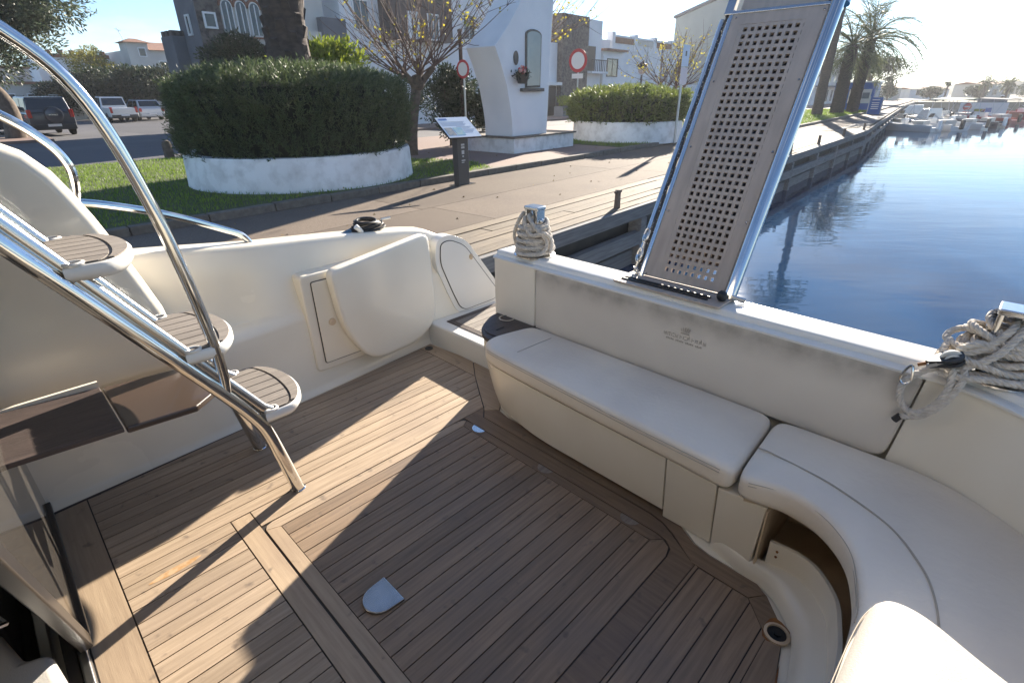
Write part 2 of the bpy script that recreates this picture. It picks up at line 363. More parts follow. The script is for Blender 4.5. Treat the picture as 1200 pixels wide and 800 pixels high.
# -- cockpit sole: dark caulking bed, white gutter and the laid teak
yp(MB().prism([(-.2, .095), (1.0, .098), (1.2, .115), (1.345, .147), (1.40, .160), (1.43, .171), (1.522, .256), (1.547, .30), (1.549, .48), (1.562, .55), (1.622, .65), (1.65, .705), (1.678, .80), (1.68, 1.70), (1.70, 1.785), (1.79, 1.855), (2.005, 2.19), (2.0, 2.36), (1.96, 2.76), (1.2, 2.69), (-.2, 2.60)], 1.004, 1.0455), 'caulking_bed', M['caulk'], smooth=False)
yp(MB().prism([(-.21, -.5), (2.02, -.5), (2.08, 2.8), (-.21, 2.7)], 1.001, 1.040), 'cockpit_liner', M['gel'], smooth=False)
PZ0, PZ1, PW, GAP = 1.042, 1.050, .0663, .0045
def teak_piece(poly, mat='teak', z1=PZ1, name='plank'):
    if len(poly) < 3: return
    return yp(MB().prism(poly, PZ0, z1+random.uniform(-.0004, .0004)), name, M[mat], smooth=False)
def teak_rows(poly, y_from, y_to, mat='teak'):
    y = y_from
    while y < y_to-.004:
        y2 = min(y+PW, y_to); p = clip(clip(poly, 1, y+GAP/2, False), 1, y2-GAP/2, True)
        if len(p) >= 3 and (max(q[1] for q in p)-min(q[1] for q in p)) > .006: teak_piece(p, mat)
        y += PW
teak_rows([(-.058, 1.992), (1.735, 1.992), (1.862, 2.175), (1.862, 2.74), (1.2, 2.685), (-.058, 2.585)], 1.990, 2.75)
teak_rows([(-.058, .1), (.330, .1), (.330, 1.990), (-.058, 1.990)], .0674, 1.990)
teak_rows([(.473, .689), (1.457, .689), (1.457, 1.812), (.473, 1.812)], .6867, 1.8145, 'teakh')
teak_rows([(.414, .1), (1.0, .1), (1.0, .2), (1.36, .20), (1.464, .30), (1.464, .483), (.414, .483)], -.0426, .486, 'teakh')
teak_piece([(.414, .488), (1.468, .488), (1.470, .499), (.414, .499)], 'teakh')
teak_piece([(-.185, -.28), (-.063, -.28), (-.063, 2.585), (-.185, 2.575)], 'teakx')
teak_piece([(.335, -.28), (.409, -.28), (.409, 1.985), (.335, 1.985)], 'teakx')
teak_piece([(.414, 1.873), (1.655, 1.873), (1.733, 1.986), (.414, 1.986)])
teak_piece([(1.867, 2.182), (1.995, 2.345), (1.955, 2.755), (1.867, 2.742)], 'teakx')
teak_piece([(1.738, 1.985), (1.663, 1.872), (1.640, 1.845), (1.70, 1.79), (1.79, 1.86), (2.0, 2.19), (1.997, 2.337), (1.866, 2.172)], 'teakx')
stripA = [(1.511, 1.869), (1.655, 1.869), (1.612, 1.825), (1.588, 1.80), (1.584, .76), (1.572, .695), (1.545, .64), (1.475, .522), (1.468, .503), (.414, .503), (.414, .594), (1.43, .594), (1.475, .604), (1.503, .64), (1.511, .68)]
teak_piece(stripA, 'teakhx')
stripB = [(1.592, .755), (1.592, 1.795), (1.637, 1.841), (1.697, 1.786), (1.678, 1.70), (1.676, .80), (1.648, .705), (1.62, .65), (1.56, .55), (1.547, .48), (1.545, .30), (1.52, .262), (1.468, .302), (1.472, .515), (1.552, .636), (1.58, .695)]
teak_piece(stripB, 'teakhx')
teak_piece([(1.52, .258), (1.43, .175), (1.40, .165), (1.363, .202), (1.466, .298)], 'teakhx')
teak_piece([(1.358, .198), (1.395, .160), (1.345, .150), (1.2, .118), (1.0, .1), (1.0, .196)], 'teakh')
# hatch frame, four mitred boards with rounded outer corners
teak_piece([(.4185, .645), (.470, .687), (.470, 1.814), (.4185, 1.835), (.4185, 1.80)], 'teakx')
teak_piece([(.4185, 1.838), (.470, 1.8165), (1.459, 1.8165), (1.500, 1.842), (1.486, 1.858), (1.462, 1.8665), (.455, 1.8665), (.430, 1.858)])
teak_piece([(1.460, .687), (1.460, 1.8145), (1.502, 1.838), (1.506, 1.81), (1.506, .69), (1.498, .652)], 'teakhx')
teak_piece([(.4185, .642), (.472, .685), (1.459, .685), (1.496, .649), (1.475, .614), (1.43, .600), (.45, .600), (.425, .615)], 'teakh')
yp(MB().prism([(1.683, .79), (1.655, .70), (1.627, .645), (1.567, .548), (1.553, .48), (1.551, .31), (1.75, .31), (1.75, .79)], 1.041, 1.0495), 'sole_margin', M['gel'], smooth=False)
yp(MB().prism([(.10+.085*math.cos(a)*(1+.2*math.sin(2*a)), 1.885+.016*math.sin(a)) for a in np.linspace(0, 6.28, 20)[:-1]], 1.0504, 1.0508), 'rust_stain', M['stain'], smooth=False)
# half-moon plugs in the hatch edge
for y, mm in ((1.737, 'chromes'), (1.27, 'grey_teak'), (.806, 'grey_teak')):
    pl = [(1.5045-.038*math.sin(math.pi*k/10), y+.042*math.cos(math.pi*k/10)) for k in range(11)]
    yp(MB().prism(pl, 1.046, 1.0515), 'hatch_plug', M[mm], smooth=False, label='shiny round hatch plug' if mm == 'chromes' else None)
# table-leg socket cover, a polished D
cx, cy = .565, 1.222
arc = [(cx+.0-.062*math.sin(math.pi*k/12), cy+.062*math.cos(math.pi*k/12)) for k in range(13)]
yp(MB().prism(arc+[(cx+.058, cy-.066), (cx+.058, cy+.066)], 1.048, 1.062), 'table_socket_cover', M['plate'], bevel=.004)
# deck drain in the corner of the sole
dr = yp(MB().lathe([(.040, 1.046), (.040, 1.056), (.031, 1.058), (.029, 1.048)], (1.395, .178, 0), 20, cap=False), 'deck_drain', M['gelin'])
yp(MB().lathe([(.029, 1.053), (.0, 1.0535)], (1.395, .178, 0), 16, cap=False).lathe([(.012, 1.053), (.012, 1.060), (0, 1.061)], (1.395, .178, 0), 10), 'drain_grate', M['black'], dr)
yp(MB().prism([(1.402+.048*math.cos(a)*(1+.15*math.sin(3*a)), .182+.046*math.sin(a)*(1+.2*math.cos(2*a))) for a in np.linspace(0, 6.28, 16)[:-1]], 1.0502, 1.0512), 'rust_ring', M['rust'], dr, smooth=False)
# second drain at the foot of the bulwark
yp(MB().lathe([(.028, 1.045), (.028, 1.054), (.02, 1.055), (.0, 1.050)], (1.905, 2.70, 0), 14), 'scupper', M['blackp'])
# -- sofa base
bot = round_poly([(2.0, 2.02), (1.84, 1.93), (1.735, 1.845), (1.675, 1.72), (1.615, 1.45), (1.605, .72), (2.0, .72)], [0, .05, .08, .15, .2, 0, 0])
top = round_poly([(2.0, 2.085), (1.85, 2.01), (1.685, 1.885), (1.628, 1.775), (1.600, 1.45), (1.568, .72), (2.0, .72)], [0, .05, .10, .12, .2, 0, 0])
mid = [(lerp(a[0], b[0], .68), lerp(a[1], b[1], .62)) for a, b in zip(bot, top)]
yp(MB().loft([[(x, y, 1.086) for x, y in bot], [(x, y, 1.16) for x, y in [(lerp(a[0], b[0], .35), lerp(a[1], b[1], .3)) for a, b in zip(bot, top)]], [(x, y, 1.26) for x, y in mid], [(x, y, 1.37) for x, y in top]]), 'sofa_base', M['gel'], sharp=50)
yp(MB().prism([(2.0, 2.0), (1.80, 1.86), (1.72, 1.80), (1.69, 1.70), (1.687, .70), (2.0, .70)], 1.041, 1.0855), 'toe_kick', M['gel'], bevel=.008)
yp(MB().loft([[(1.603, .716, 1.052), (1.603, .508, 1.052), (2.0, .508, 1.052), (2.0, .716, 1.052)], [(1.598, .716, 1.12), (1.592, .508, 1.12), (2.0, .508, 1.12), (2.0, .716, 1.12)], [(1.568, .716, 1.369), (1.556, .508, 1.369), (2.0, .508, 1.369), (2.0, .716, 1.369)]]), 'sofa_front_panel', M['gel'], bevel=.006)
yp(MB().loft([[(1.59, .502, 1.052), (1.555, .345, 1.052), (1.9, .345, 1.052), (1.9, .502, 1.052)], [(1.552, .502, 1.366), (1.568, .335, 1.366), (1.9, .335, 1.366), (1.9, .502, 1.366)]]), 'sofa_corner_panel', M['gel'], bevel=.006)
# curved step, upright fiddle and open locker under the corner seat
n = 40
P0 = smooth_path([(1.585, .50, 0), (1.548, .36, 0), (1.532, .255, 0), (1.42, .145, 0), (1.237, .098, 0), (1.0, .085, 0), (.3, .085, 0)], n)
P1 = smooth_path([(1.60, .50, 0), (1.560, .37, 0), (1.552, .225, 0), (1.455, .115, 0), (1.30, .066, 0), (1.05, .056, 0), (.3, .056, 0)], n)
P2 = smooth_path([(1.62, .50, 0), (1.59, .37, 0), (1.602, .205, 0), (1.535, .105, 0), (1.425, .05, 0), (1.15, .005, 0), (.3, .005, 0)], n)
m_ = min(len(P0), len(P1), len(P2)); P0, P1, P2 = [resample(p, 60) for p in (P0, P1, P2)]
def nrm(P, i):
    t = (P[min(i+1, len(P)-1)]-P[max(i-1, 0)]).normalized(); return Vector((-t.y, t.x, 0))*-1 if False else Vector((t.y, -t.x, 0))
rr = []
for i in range(60):
    a, b, c = P0[i], P1[i], P2[i]; N_ = -nrm(P2, i); N_ = N_ if N_.dot(c-a) > 0 else -N_
    pts = [(a, 1.045), (a.lerp(b, .25), 1.075), (b.lerp(a, .3), 1.108), (b.lerp(c, .15), 1.118), (c-N_*.004, 1.122), (c-N_*.001, 1.135), (c, 1.205), (c+N_*.004, 1.212), (c+N_*.016, 1.212), (c+N_*.02, 1.204), (c+N_*.022, 1.10), (c+N_*.14, 1.09), (c+N_*.30, 1.09)]
    rr.append([(p.x, p.y, z) for p, z in pts])
k0 = next(i for i in range(60) if P2[i].y < .315)
yp(MB().loft([[q for q in r[:5]] for r in rr], False, False, closed=False), 'curved_step', M['gel'], sharp=60)
yp(MB().loft([[q for q in r[4:11]] for r in rr[k0:]], True, True, closed=True), 'locker_fiddle', M['gel'], sharp=50)
yp(MB().loft([[q for q in r[10:]]+[(r[12][0]+.02, r[12][1]-.0, 1.365)] for r in rr[k0:]], False, False, closed=False), 'locker_lining', M['gelin'], sharp=60)
yp(MB().box(1.56, 1.92, .328, .334, 1.06, 1.36), 'locker_side', M['gelin'])
for dz in (.062, .038):
    i = k0+1; p = P2[i]; N_ = -nrm(P2, i); N_ = N_ if N_.dot(p-P0[i]) > 0 else -N_
    yp(MB().ball((p.x-N_.x*.001, p.y-N_.y*.001, 1.122+dz), .005, n=8, m=4), 'screw_head', M['rust'])
yp(MB().prism([(1.30, .135), (1.22, .115), (1.17, .113), (1.20, .125)], 1.0462, 1.0475), 'rust_streak', M['rust'], smooth=False)
seat2 = [(1.975, .470), (1.60, .447), (1.515, .436), (1.535, .37), (1.562, .30), (1.548, .20), (1.500, .125), (1.42, .062), (1.27, .012), (1.05, -.003), (.3, -.003), (.3, -.595), (1.2, -.575), (1.55, -.505), (1.77, -.38), (1.89, -.23), (1.955, -.11), (1.98, 0), (1.98, .3)]
yp(MB().prism(inset(ccw(seat2), .03), 1.362, 1.374), 'seat_board', M['gelin'])
# -- transom, its cap and the moulded corner
yp(MB().box(2.035, 2.29, -.3, 2.06, 1.0, 1.80), 'transom', M['gel'], bevel=.01)
yp(MB().prism(round_poly([(1.9915, 1.795), (1.9915, 2.112), (2.16, 2.112), (2.16, 1.795)], .012, 3), 1.2, 1.797), 'transom_post', M['gel'], sharp=40)
CP = smooth_path([(1.99, 2.115, 0), (1.99, 1.4, 0), (1.99, .7, 0), (1.99, .15, 0), (1.985, .02, 0), (1.955, -.08, 0), (1.90, -.175, 0), (1.77, -.34, 0), (1.5, -.50, 0), (1.1, -.585, 0), (0, -.61, 0), (-3.5, -.62, 0)], 88)
cap = []; wall = []
for i, p in enumerate(CP):
    N_ = nrm(CP, i); N_ = N_ if N_.dot(p-Vector((1.0, 1.0, 0))) > 0 else -N_
    cap.append([(p.x+N_.x*d, p.y+N_.y*d, z) for d, z in ((.0, 1.797), (-.003, 1.806), (.004, 1.812), (.03, 1.815), (.034, 1.834), (.042, 1.839), (.165, 1.837), (.182, 1.828), (.188, 1.80), (.188, 1.797))])
    wall.append([(p.x+N_.x*d, p.y+N_.y*d, z) for d, z in ((-.02, 1.20), (.0, 1.45), (.012, 1.62), (.014, 1.797), (.186, 1.797), (.21, 1.3), (.2, .9))])
yp(MB().loft(cap, True, True), 'transom_cap', M['gelw'], sharp=50)
k1 = next(i for i, p in enumerate(CP) if p.y < .072)
w0 = [(x, .0745+(1.797-z)*.088, z) for x, y, z in wall[k1-1]]      # its edge follows the slanted end of the backrest
yp(MB().loft([w0]+wall[k1+1:], True, True), 'coaming_corner', M['gel'], sharp=50)
# -- teak cup shelf at the sofa's end
cupo = round_poly([(2.04, 1.74), (2.04, 2.10), (1.92, 2.085), (1.77, 2.00), (1.70, 1.90), (1.70, 1.74)], [0, 0, .05, .08, .08, 0])
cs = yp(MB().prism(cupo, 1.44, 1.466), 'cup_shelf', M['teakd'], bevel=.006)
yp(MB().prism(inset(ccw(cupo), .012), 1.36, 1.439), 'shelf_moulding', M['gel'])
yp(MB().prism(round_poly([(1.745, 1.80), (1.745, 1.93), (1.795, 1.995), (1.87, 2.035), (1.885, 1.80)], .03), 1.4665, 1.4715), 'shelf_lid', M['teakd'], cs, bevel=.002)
yp(MB().box(1.80, 1.86, 1.90, 1.906, 1.4717, 1.474), 'lid_slot', M['black'], cs)
yp(MB().lathe([(.046, 1.4668), (.048, 1.470), (.039, 1.471), (.037, 1.45), (.034, 1.448), (0, 1.4475)], (1.965, 1.985, 0), 22, cap=False), 'cup_holder', M['chromes'], cs)
# -- gateway: sill, passage teak, inner side
yp(MB().prism([(1.985, 2.06), (1.985, 2.80), (2.85, 2.73), (2.85, 2.06)], 1.0, 1.200), 'gateway_sill', M['gelw'], bevel=.015, seg=3)
y0 = 2.10
for k in range(9):
    teak = MB().prism(clip([(2.115, y0+.062*k+.002), (2.80, y0+.062*k+.002), (2.80, y0+.062*k+.060), (2.115, y0+.062*k+.060)], 1, 2.655, True), 1.196, 1.206); 
    if y0+.062*k < 2.64: yp(teak, 'passage_plank', M['grey_teak'], smooth=False)
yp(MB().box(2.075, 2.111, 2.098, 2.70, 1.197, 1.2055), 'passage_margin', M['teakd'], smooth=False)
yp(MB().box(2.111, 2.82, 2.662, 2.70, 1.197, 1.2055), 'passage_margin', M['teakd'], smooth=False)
# -- locker door, open gate and quarter locker on the bulwark
def on_wall(poly, y0, y1): return MB().prism(poly, y0, y1, lambda u, v, w: (u, w, v))
lk = yp(on_wall(round_poly([(1.11, 1.755), (1.12, 1.16), (1.52, 1.16), (1.52, 1.755)], .03), 2.728, 2.86), 'locker_frame', M['gel'], bevel=.012, seg=3)
yp(on_wall(round_poly([(1.165, 1.715), (1.172, 1.205), (1.50, 1.205), (1.50, 1.715)], .015), 2.722, 2.74), 'locker_gap', M['caulk'], lk, smooth=False)
yp(on_wall(round_poly([(1.169, 1.711), (1.176, 1.209), (1.50, 1.209), (1.50, 1.711)], .013), 2.717, 2.738), 'locker_door', M['gel'], lk, bevel=.004)
yp(MB().loft([[(1.25+.022*math.cos(a)*s, 2.716-d, 1.455+.022*math.sin(a)*s) for a in np.linspace(0, 6.283, 13)[:-1]] for s, d in ((1, 0), (.95, .008), (.5, .012))], False, True), 'locker_knob', M['gelin'], lk)
gp = round_poly([(1.245, 1.770), (1.29, 1.40), (1.44, 1.13), (1.86, 1.115), (2.035, 1.22), (2.01, 1.835)], [.02, .12, .13, .16, .10, .03], 8)
gx0, gx1 = 1.245, 2.035
def gate_mb(sc=1.0):
    pl = [tuple(p)[:2] for p in resample([(x, y, 0) for x, y in ccw(gp)], 90, True)]
    cxg, czg = 1.65, 1.48
    def mp(u, v, w): return (u, lerp(2.655, 2.765, (u-gx0)/(gx1-gx0))+w, v)
    pl = [((a[0]+2*b[0]+c[0])/4, (a[1]+2*b[1]+c[1])/4) for a, b, c in zip(pl[-1:]+pl[:-1], pl, pl[1:]+pl[:1])]
    r_ = [(inset_soft(pl, d), w) for d, w in ((.0, .048), (.0, .0), (.002, -.008), (.007, -.013), (.022, -.0155))]
    return MB().loft([[mp(u, v, w) for u, v in P] for P, w in r_])
yp(gate_mb(), 'boarding_gate', M['gel'], sharp=50)
ov = round_poly([(2.115, 1.745), (2.20, 1.765), (2.33, 1.705), (2.62, 1.30), (2.60, 1.215), (2.30, 1.195), (2.245, 1.235), (2.19, 1.36), (2.10, 1.60)], [.06, .06, .06, .08, .05, .06, .06, .06, .06], 6)
def quarter_y(u): return yl(min(u, 2.6))+.028
def ovm(d0, d1, sc):
    P = inset(ccw(ov), sc); return MB().prism(P, d0, d1, lambda u, v, w: (u, quarter_y(u)+w, v))
ql = yp(ovm(-.030, .06, -.022), 'quarter_locker', M['gelw'], bevel=.012, seg=3)
yp(ovm(-.034, -.02, .012), 'locker_gasket', M['black'], ql, smooth=False)
yp(ovm(-.037, -.022, .017), 'quarter_door', M['gelw'], ql, bevel=.004)
yp(MB().ball((2.37, quarter_y(2.37)-.04, 1.60), .017, .01, .022, 10, 6), 'door_knob', M['gelin'], ql)
# -- side deck rails
def rail(pts, r, name='side_rail', n=10, mat='chrome', sm=40): return yp(MB().tube(smooth_path(pts, sm), r, n), name, M[mat])
rail([(-.6, 2.90, 2.72), (.0, 2.85, 2.68), (.167, 2.82, 2.594), (.27, 2.81, 2.495), (.312, 2.81, 2.41), (.312, 2.82, 2.33), (.29, 2.84, 2.22), (.28, 2.86, 2.0)], .018)
rail([(.2, 2.95, 2.245), (.34, 2.95, 2.234), (.55, 2.95, 2.17), (.70, 2.95, 2.11), (.86, 2.95, 2.03), (.94, 2.95, 1.985), (.985, 2.95, 1.92)], .017)
# -- saloon door on the forward edge of the cockpit
dk = yp(MB().box(-.215, -.190, -.3, 2.6, 1.045, 1.085), 'door_sill', M['alus'], bevel=.006)
yp(MB().box(-.250, -.219, -.3, 2.6, 1.045, 1.070), 'door_sill', M['alu'], bevel=.004)
yp(MB().box(-.300, -.270, -.3, 2.6, 1.045, 1.078), 'door_sill', M['alus'], bevel=.004)
def inplane(poly, s0, s1): return MB().prism(poly, s0, s1, lambda u, v, w: (w, u, v))
dg = yp(inplane([(1.735, 1.10), (1.19, 1.93), (.98, 2.25), (2.60, 2.45), (2.60, 1.10)], -.196, -.184), 'sliding_door', M['tint'], smooth=False)
yp(inplane([(1.69, 1.095), (1.755, 1.095), (1.06, 2.16), (.99, 2.16)], -.205, -.172), 'door_stile', M['alu'], dg, bevel=.006)
yp(inplane([(1.76, 1.087), (1.72, 1.112), (2.59, 1.112), (2.59, 1.087)], -.204, -.170), 'door_rail', M['alu'], dg, bevel=.004)
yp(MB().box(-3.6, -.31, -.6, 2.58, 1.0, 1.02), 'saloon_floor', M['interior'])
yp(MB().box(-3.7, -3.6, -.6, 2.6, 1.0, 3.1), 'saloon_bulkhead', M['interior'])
yp(MB().box(-.62, -.34, 1.86, 2.2, 1.021, 1.55), 'saloon_locker', M['alu'], bevel=.01)
yp(MB().tube([(-.33, 1.78, 1.30), (-.31, 1.72, 1.31), (-.34, 1.70, 1.33)], .008, 6), 'door_catch', M['chromes'])
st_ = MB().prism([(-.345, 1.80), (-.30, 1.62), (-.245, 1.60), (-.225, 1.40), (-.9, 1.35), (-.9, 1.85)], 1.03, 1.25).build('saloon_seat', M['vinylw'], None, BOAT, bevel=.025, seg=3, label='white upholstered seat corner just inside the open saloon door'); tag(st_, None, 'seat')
# -- fold-down counter beside the stairs
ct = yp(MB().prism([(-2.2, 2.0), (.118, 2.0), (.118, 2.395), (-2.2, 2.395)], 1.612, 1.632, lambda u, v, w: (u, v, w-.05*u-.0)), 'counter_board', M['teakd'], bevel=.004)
yp(MB().box(-2.2, .118, 2.398, 2.412, 1.62, 1.648), 'counter_edge', M['gel'], ct)
yp(MB().prism([(.124, 2.003), (.345, 2.003), (.455, 2.10), (.455, 2.395), (.124, 2.395)], 1.595, 1.622, lambda u, v, w: (u, v, w-.06*(u-.1))), 'counter_flap', M['bronze'], bevel=.008, seg=3)

# ================================================================ loose things in the cockpit
seat1 = [(1.985, .480), (1.60, .457), (1.525, .452), (1.54, .60), (1.56, 1.05), (1.59, 1.58), (1.605, 1.75), (1.645, 1.845), (1.72, 1.865), (1.985, 1.80)]
SOF = 'sofa cushions along the transom'
c1 = cushion_mb(seat1, 1.375, 1.478, .032).build('seat_cushion', M['vinyl'], None, BOAT, label='long straight sofa seat cushion under the wide backrest, beside the teak cup shelf')
tag(c1, None, 'cushion', SOF)
c2 = cushion_mb(seat2, 1.375, 1.480, .032, n=220).build('seat_cushion', M['vinyl'], None, BOAT, label='curved corner sofa seat cushion above the open locker')
tag(c2, None, 'cushion', SOF)
def line_on(root, pts, r=.0016, name='stitching', mat='stitch', n=90):
    return MB().tube(smooth_path([Vector(p) for p in pts], n), r, 5).build(name, M[mat], root)
for d in (.0, .012):
    line_on(c1, [(1.529-d*.1, .50, 1.461-d), (1.545-d*.1, .9, 1.461-d), (1.566, 1.2, 1.461-d), (1.5865, 1.52, 1.461-d), (1.600, 1.70, 1.461-d), (1.612, 1.78, 1.461-d)], .0013)
    line_on(c2, [(1.527, .40, 1.463-d), (1.553, .33, 1.463-d), (1.561, .27, 1.463-d), (1.546, .20, 1.463-d), (1.50, .128, 1.463-d), (1.42, .065, 1.463-d), (1.27, .016, 1.463-d), (1.20, .006, 1.463-d)], .0013)
line_on(c1, [(1.66, 1.605, 1.4905), (1.75, 1.60, 1.4905), (1.90, 1.59, 1.4905)], .0016)
line_on(c2, [(1.712, .443, 1.4845), (1.708, .41, 1.4895), (1.70, .37, 1.4915), (1.69, .30, 1.4925), (1.665, .18, 1.4925), (1.59, .02, 1.4925), (1.49, -.07, 1.4925), (1.40, -.115, 1.4925), (1.27, -.145, 1.4925), (1.1, -.155, 1.4925)], .0030)
bk = [(.080, 1.803), (.112, 1.455), (1.788, 1.445), (1.788, 1.803)]
b_ = cushion_mb(round_poly(bk, [.012, .05, .02, .012]), 0, .048, .012, n=400, crown=.006, soft=2, mp=lambda u, v, w: (2.036-w, u, v))
b_.f = [f[::-1] for f in b_.f]
bc = b_.build('backrest_cushion', M['back'], None, BOAT, label='wide backrest panel below the transom cap, stained along its top, crown emblem near its middle')
tag(bc, None, 'cushion', SOF)
# faint crown emblem and worn lettering strokes, printed on the backrest (too worn to read)
def print_box(y, z, w, h, o=.0): return MB().box(1.9803, 1.9817, y-w/2, y+w/2, z-h/2, z+h/2)
lg = MB(); yc, zc = .905, 1.708
for k in range(5):
    a = (k-2)*.42; lg.add([(1.9802, yc-.020*math.sin(a)*.75, zc-.004), (1.9802, yc-.030*math.sin(a)-.004*math.cos(a), zc+.010+.012*math.cos(a)), (1.9802, yc-.027*math.sin(a), zc+.014+.014*math.cos(a)), (1.9802, yc-.022*math.sin(a)+.004, zc+.006+.006*math.cos(a))], [(0, 1, 2, 3)])
lg.box(1.980, 1.9812, yc-.02, yc+.02, zc-.008, zc-.004)
lg.build('crown_emblem', M['logo'], bc, smooth=False)
lt = MB(); y = yc+.098
GL = [[(0,0,.1,1),(.75,0,.1,1),(.4,.0,.1,.7)], [(0,0,.12,1),(.5,.5,.12,1),(.3,.88,.5,.12),(.3,.45,.5,.12)], [(0,0,.12,1),(.4,.0,.7,.12),(.4,.9,.7,.12)], [(0,0,.12,1),(.6,0,.12,1),(.3,.9,.6,.12)], [(.2,0,.12,1),(.4,.5,.5,.12)]]
for k in range(11):
    for gx, gz, gw, gh in GL[(k*3+k//2) % 5]:
        lt.box(1.9802, 1.9812, y-gx*.014-gw*.014, y-gx*.014, zc-.034+gz*.016, zc-.034+gz*.016+gh*.016)
    y -= .0185
y = yc+.085
for k in range(22):
    if k % 6 != 5: lt.box(1.9802, 1.9811, y-.005, y, zc-.050, zc-.050+.006+.002*(k % 2))
    y -= .0077
lt.build('worn_lettering', M['logo'], bc, smooth=False)
bol = round_poly([(.3, .0), (1.09, -.004), (1.205, -.012), (1.21, -.105), (1.14, -.24), (1.08, -.50), (.3, -.50)], [.05, .05, .085, .085, .10, .1, .05])
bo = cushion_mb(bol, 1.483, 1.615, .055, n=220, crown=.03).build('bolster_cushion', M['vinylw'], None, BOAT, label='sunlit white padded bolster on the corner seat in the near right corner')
tag(bo, None, 'cushion')
for d in (.0, .012):
    line_on(bo, [(.9, .0025, 1.562-d), (1.04, .0015, 1.562-d), (1.12, -.003, 1.562-d), (1.168, -.012, 1.562-d)], .0014)

# ---- boarding stair
stair = thing('boarding_stair', 'stainless tube stair with three teak-topped treads rising to the upper left', 'stairs', (.61, 2.2, SOLE), BOAT)
BST = stair
for y in (1.985, 2.415):
    pth = smooth_path([(.625, y, 1.05), (.585, y, 1.26), (.555, y, 1.40), (.520, y, 1.485), (.455, y, 1.60), (.30, y, 1.845), (.0, y, 2.315), (-.5, y, 3.1)], 60)
    MB().tube(pth, .0265, 14).lathe([(.032, 1.050), (.032, 1.053), (.0275, 1.056)], (.625, y, 0), 18, cap=False).build('stringer', M['chrome'], stair)
    yy = y+(.012 if y < 2.2 else -.012)
    MB().tube([(.600, yy, 1.468), (.56, yy, 1.505), (.0, yy, 2.392), (-.45, yy, 3.10)], .022, 12).build('handrail_tube', M['chromes'], stair)
MB().tube(smooth_path([(.447, 1.985, 1.60), (.455, 1.985, 1.72), (.446, 1.985, 1.908), (.393, 1.985, 2.313), (.31, 1.985, 2.638), (.183, 1.985, 2.807), (.0, 1.985, 2.92), (-.3, 1.985, 3.06)], 50), .020, 12).build('grab_rail', M['chrome'], stair)
def tread(s0, z):
    ya, yb, dep = 1.965, 2.435, .215; yc = (ya+yb)/2; hw = (yb-ya)/2
    def ol(k=1.0, o=0.0):
        arc = [(s0+dep*.42+(dep*.58)*math.sin(t)*k, yc+hw*math.cos(t)*k) for t in np.linspace(0, math.pi, 22)]
        return [(s0+o, yc+hw*k)]+arc+[(s0+o, yc-hw*k)]
    r_ = ccw(ol())
    b = MB().loft([[(x, y, z-.055) for x, y in inset(r_, .03)], [(x, y, z-.050) for x, y in inset(r_, .012)], [(x, y, z-.03) for x, y in r_], [(x, y, z-.008) for x, y in r_], [(x, y, z-.001) for x, y in inset(r_, .006)]])
    t = b.build('tread', M['gelw'], stair, sharp=50)
    ip = inset(r_, .010)
    yv = [p for p in ip]
    # seven planks, then a nosing board
    field = clip(ip, 0, s0+dep*.60, True); st_ = (yb-ya-.02)/7
    MB().prism(ip, z-.004, z+.0005).build('caulking', M['caulk'], t, smooth=False)
    fld = [(s0+.006+(dep*.66)*(.55+.45*math.sin(tt)), yc+(hw-.014)*math.cos(tt)) for tt in np.linspace(0, math.pi, 25)]
    fld = [(s0+.006, yc+hw-.014)]+fld+[(s0+.006, yc-hw+.014)]
    fld = [p for p in fld]
    for k in range(7):
        y1 = ya+.012+k*(yb-ya-.024)/7
        p = clip(clip(ccw(fld), 1, y1+.003, False), 1, y1+(yb-ya-.024)/7-.003, True)
        if len(p) >= 3: MB().prism(p, z-.001, z+.004).build('plank', M['grey_teak'], t, smooth=False)
    arc_in = [p for p in ccw(fld) if p[0] > s0+dep*.40]
    nose_in = [(s0+.016+(dep*.66)*(.55+.45*math.sin(tt)), yc+(hw-.012)*math.cos(tt)) for tt in np.linspace(.42, math.pi-.42, 20)]
    nose_out = [(s0+dep*.42+(dep*.58-.010)*math.sin(tt), yc+(hw-.010)*math.cos(tt)) for tt in np.linspace(.42, math.pi-.42, 20)]
    MB().prism(nose_out+nose_in[::-1], z-.001, z+.0042).build('nosing', M['grey_teak'], t, smooth=False)
    for y in (1.985, 2.415): MB().tube([(s0+.03+.026*math.cos(a), y+.0+.02*math.sin(a), z+.004) for a in np.linspace(0, 2*math.pi, 14)[:-1]], .006, 6, closed=True).build('tube_collar', M['gelw'], t)
for s0, z in ((.560, 1.485), (.352, 1.830), (.118, 2.200)): tread(s0, z)

# ---- gangway stowed upright on the transom
gw = thing('gangway', 'stowed stainless gangway with perforated tread standing upright on the transom cap', 'gangway', (2.15, 1.04, 1.838), BOAT)
ex, ez = .460, .888
def G(u, v, w): return (2.152+ex*v-ez*w, u, 1.845+ez*v+ex*w)     # u = across (y), v = up the gangway, w = towards the cockpit
def gbox(u0, u1, v0, v1, w0, w1): return MB().add([G(u, v, w) for w in (w0, w1) for u, v in ((u0, v0), (u1, v0), (u1, v1), (u0, v1))], [(0,3,2,1),(4,5,6,7),(0,1,5,4),(1,2,6,5),(2,3,7,6),(3,0,4,7)])
def gadd(mb, *a): b = gbox(*a); return mb.add(b.v, b.f)
fr = MB(); V0, V1 = .012, 1.262
def yL(v): return 1.150+.034*v/1.2
def yR(v): return .889+.030*v/1.2
hv0, hv1, NR, NC = .045, 1.205, 35, 8
gr = MB()
pit = (hv1-hv0)/NR
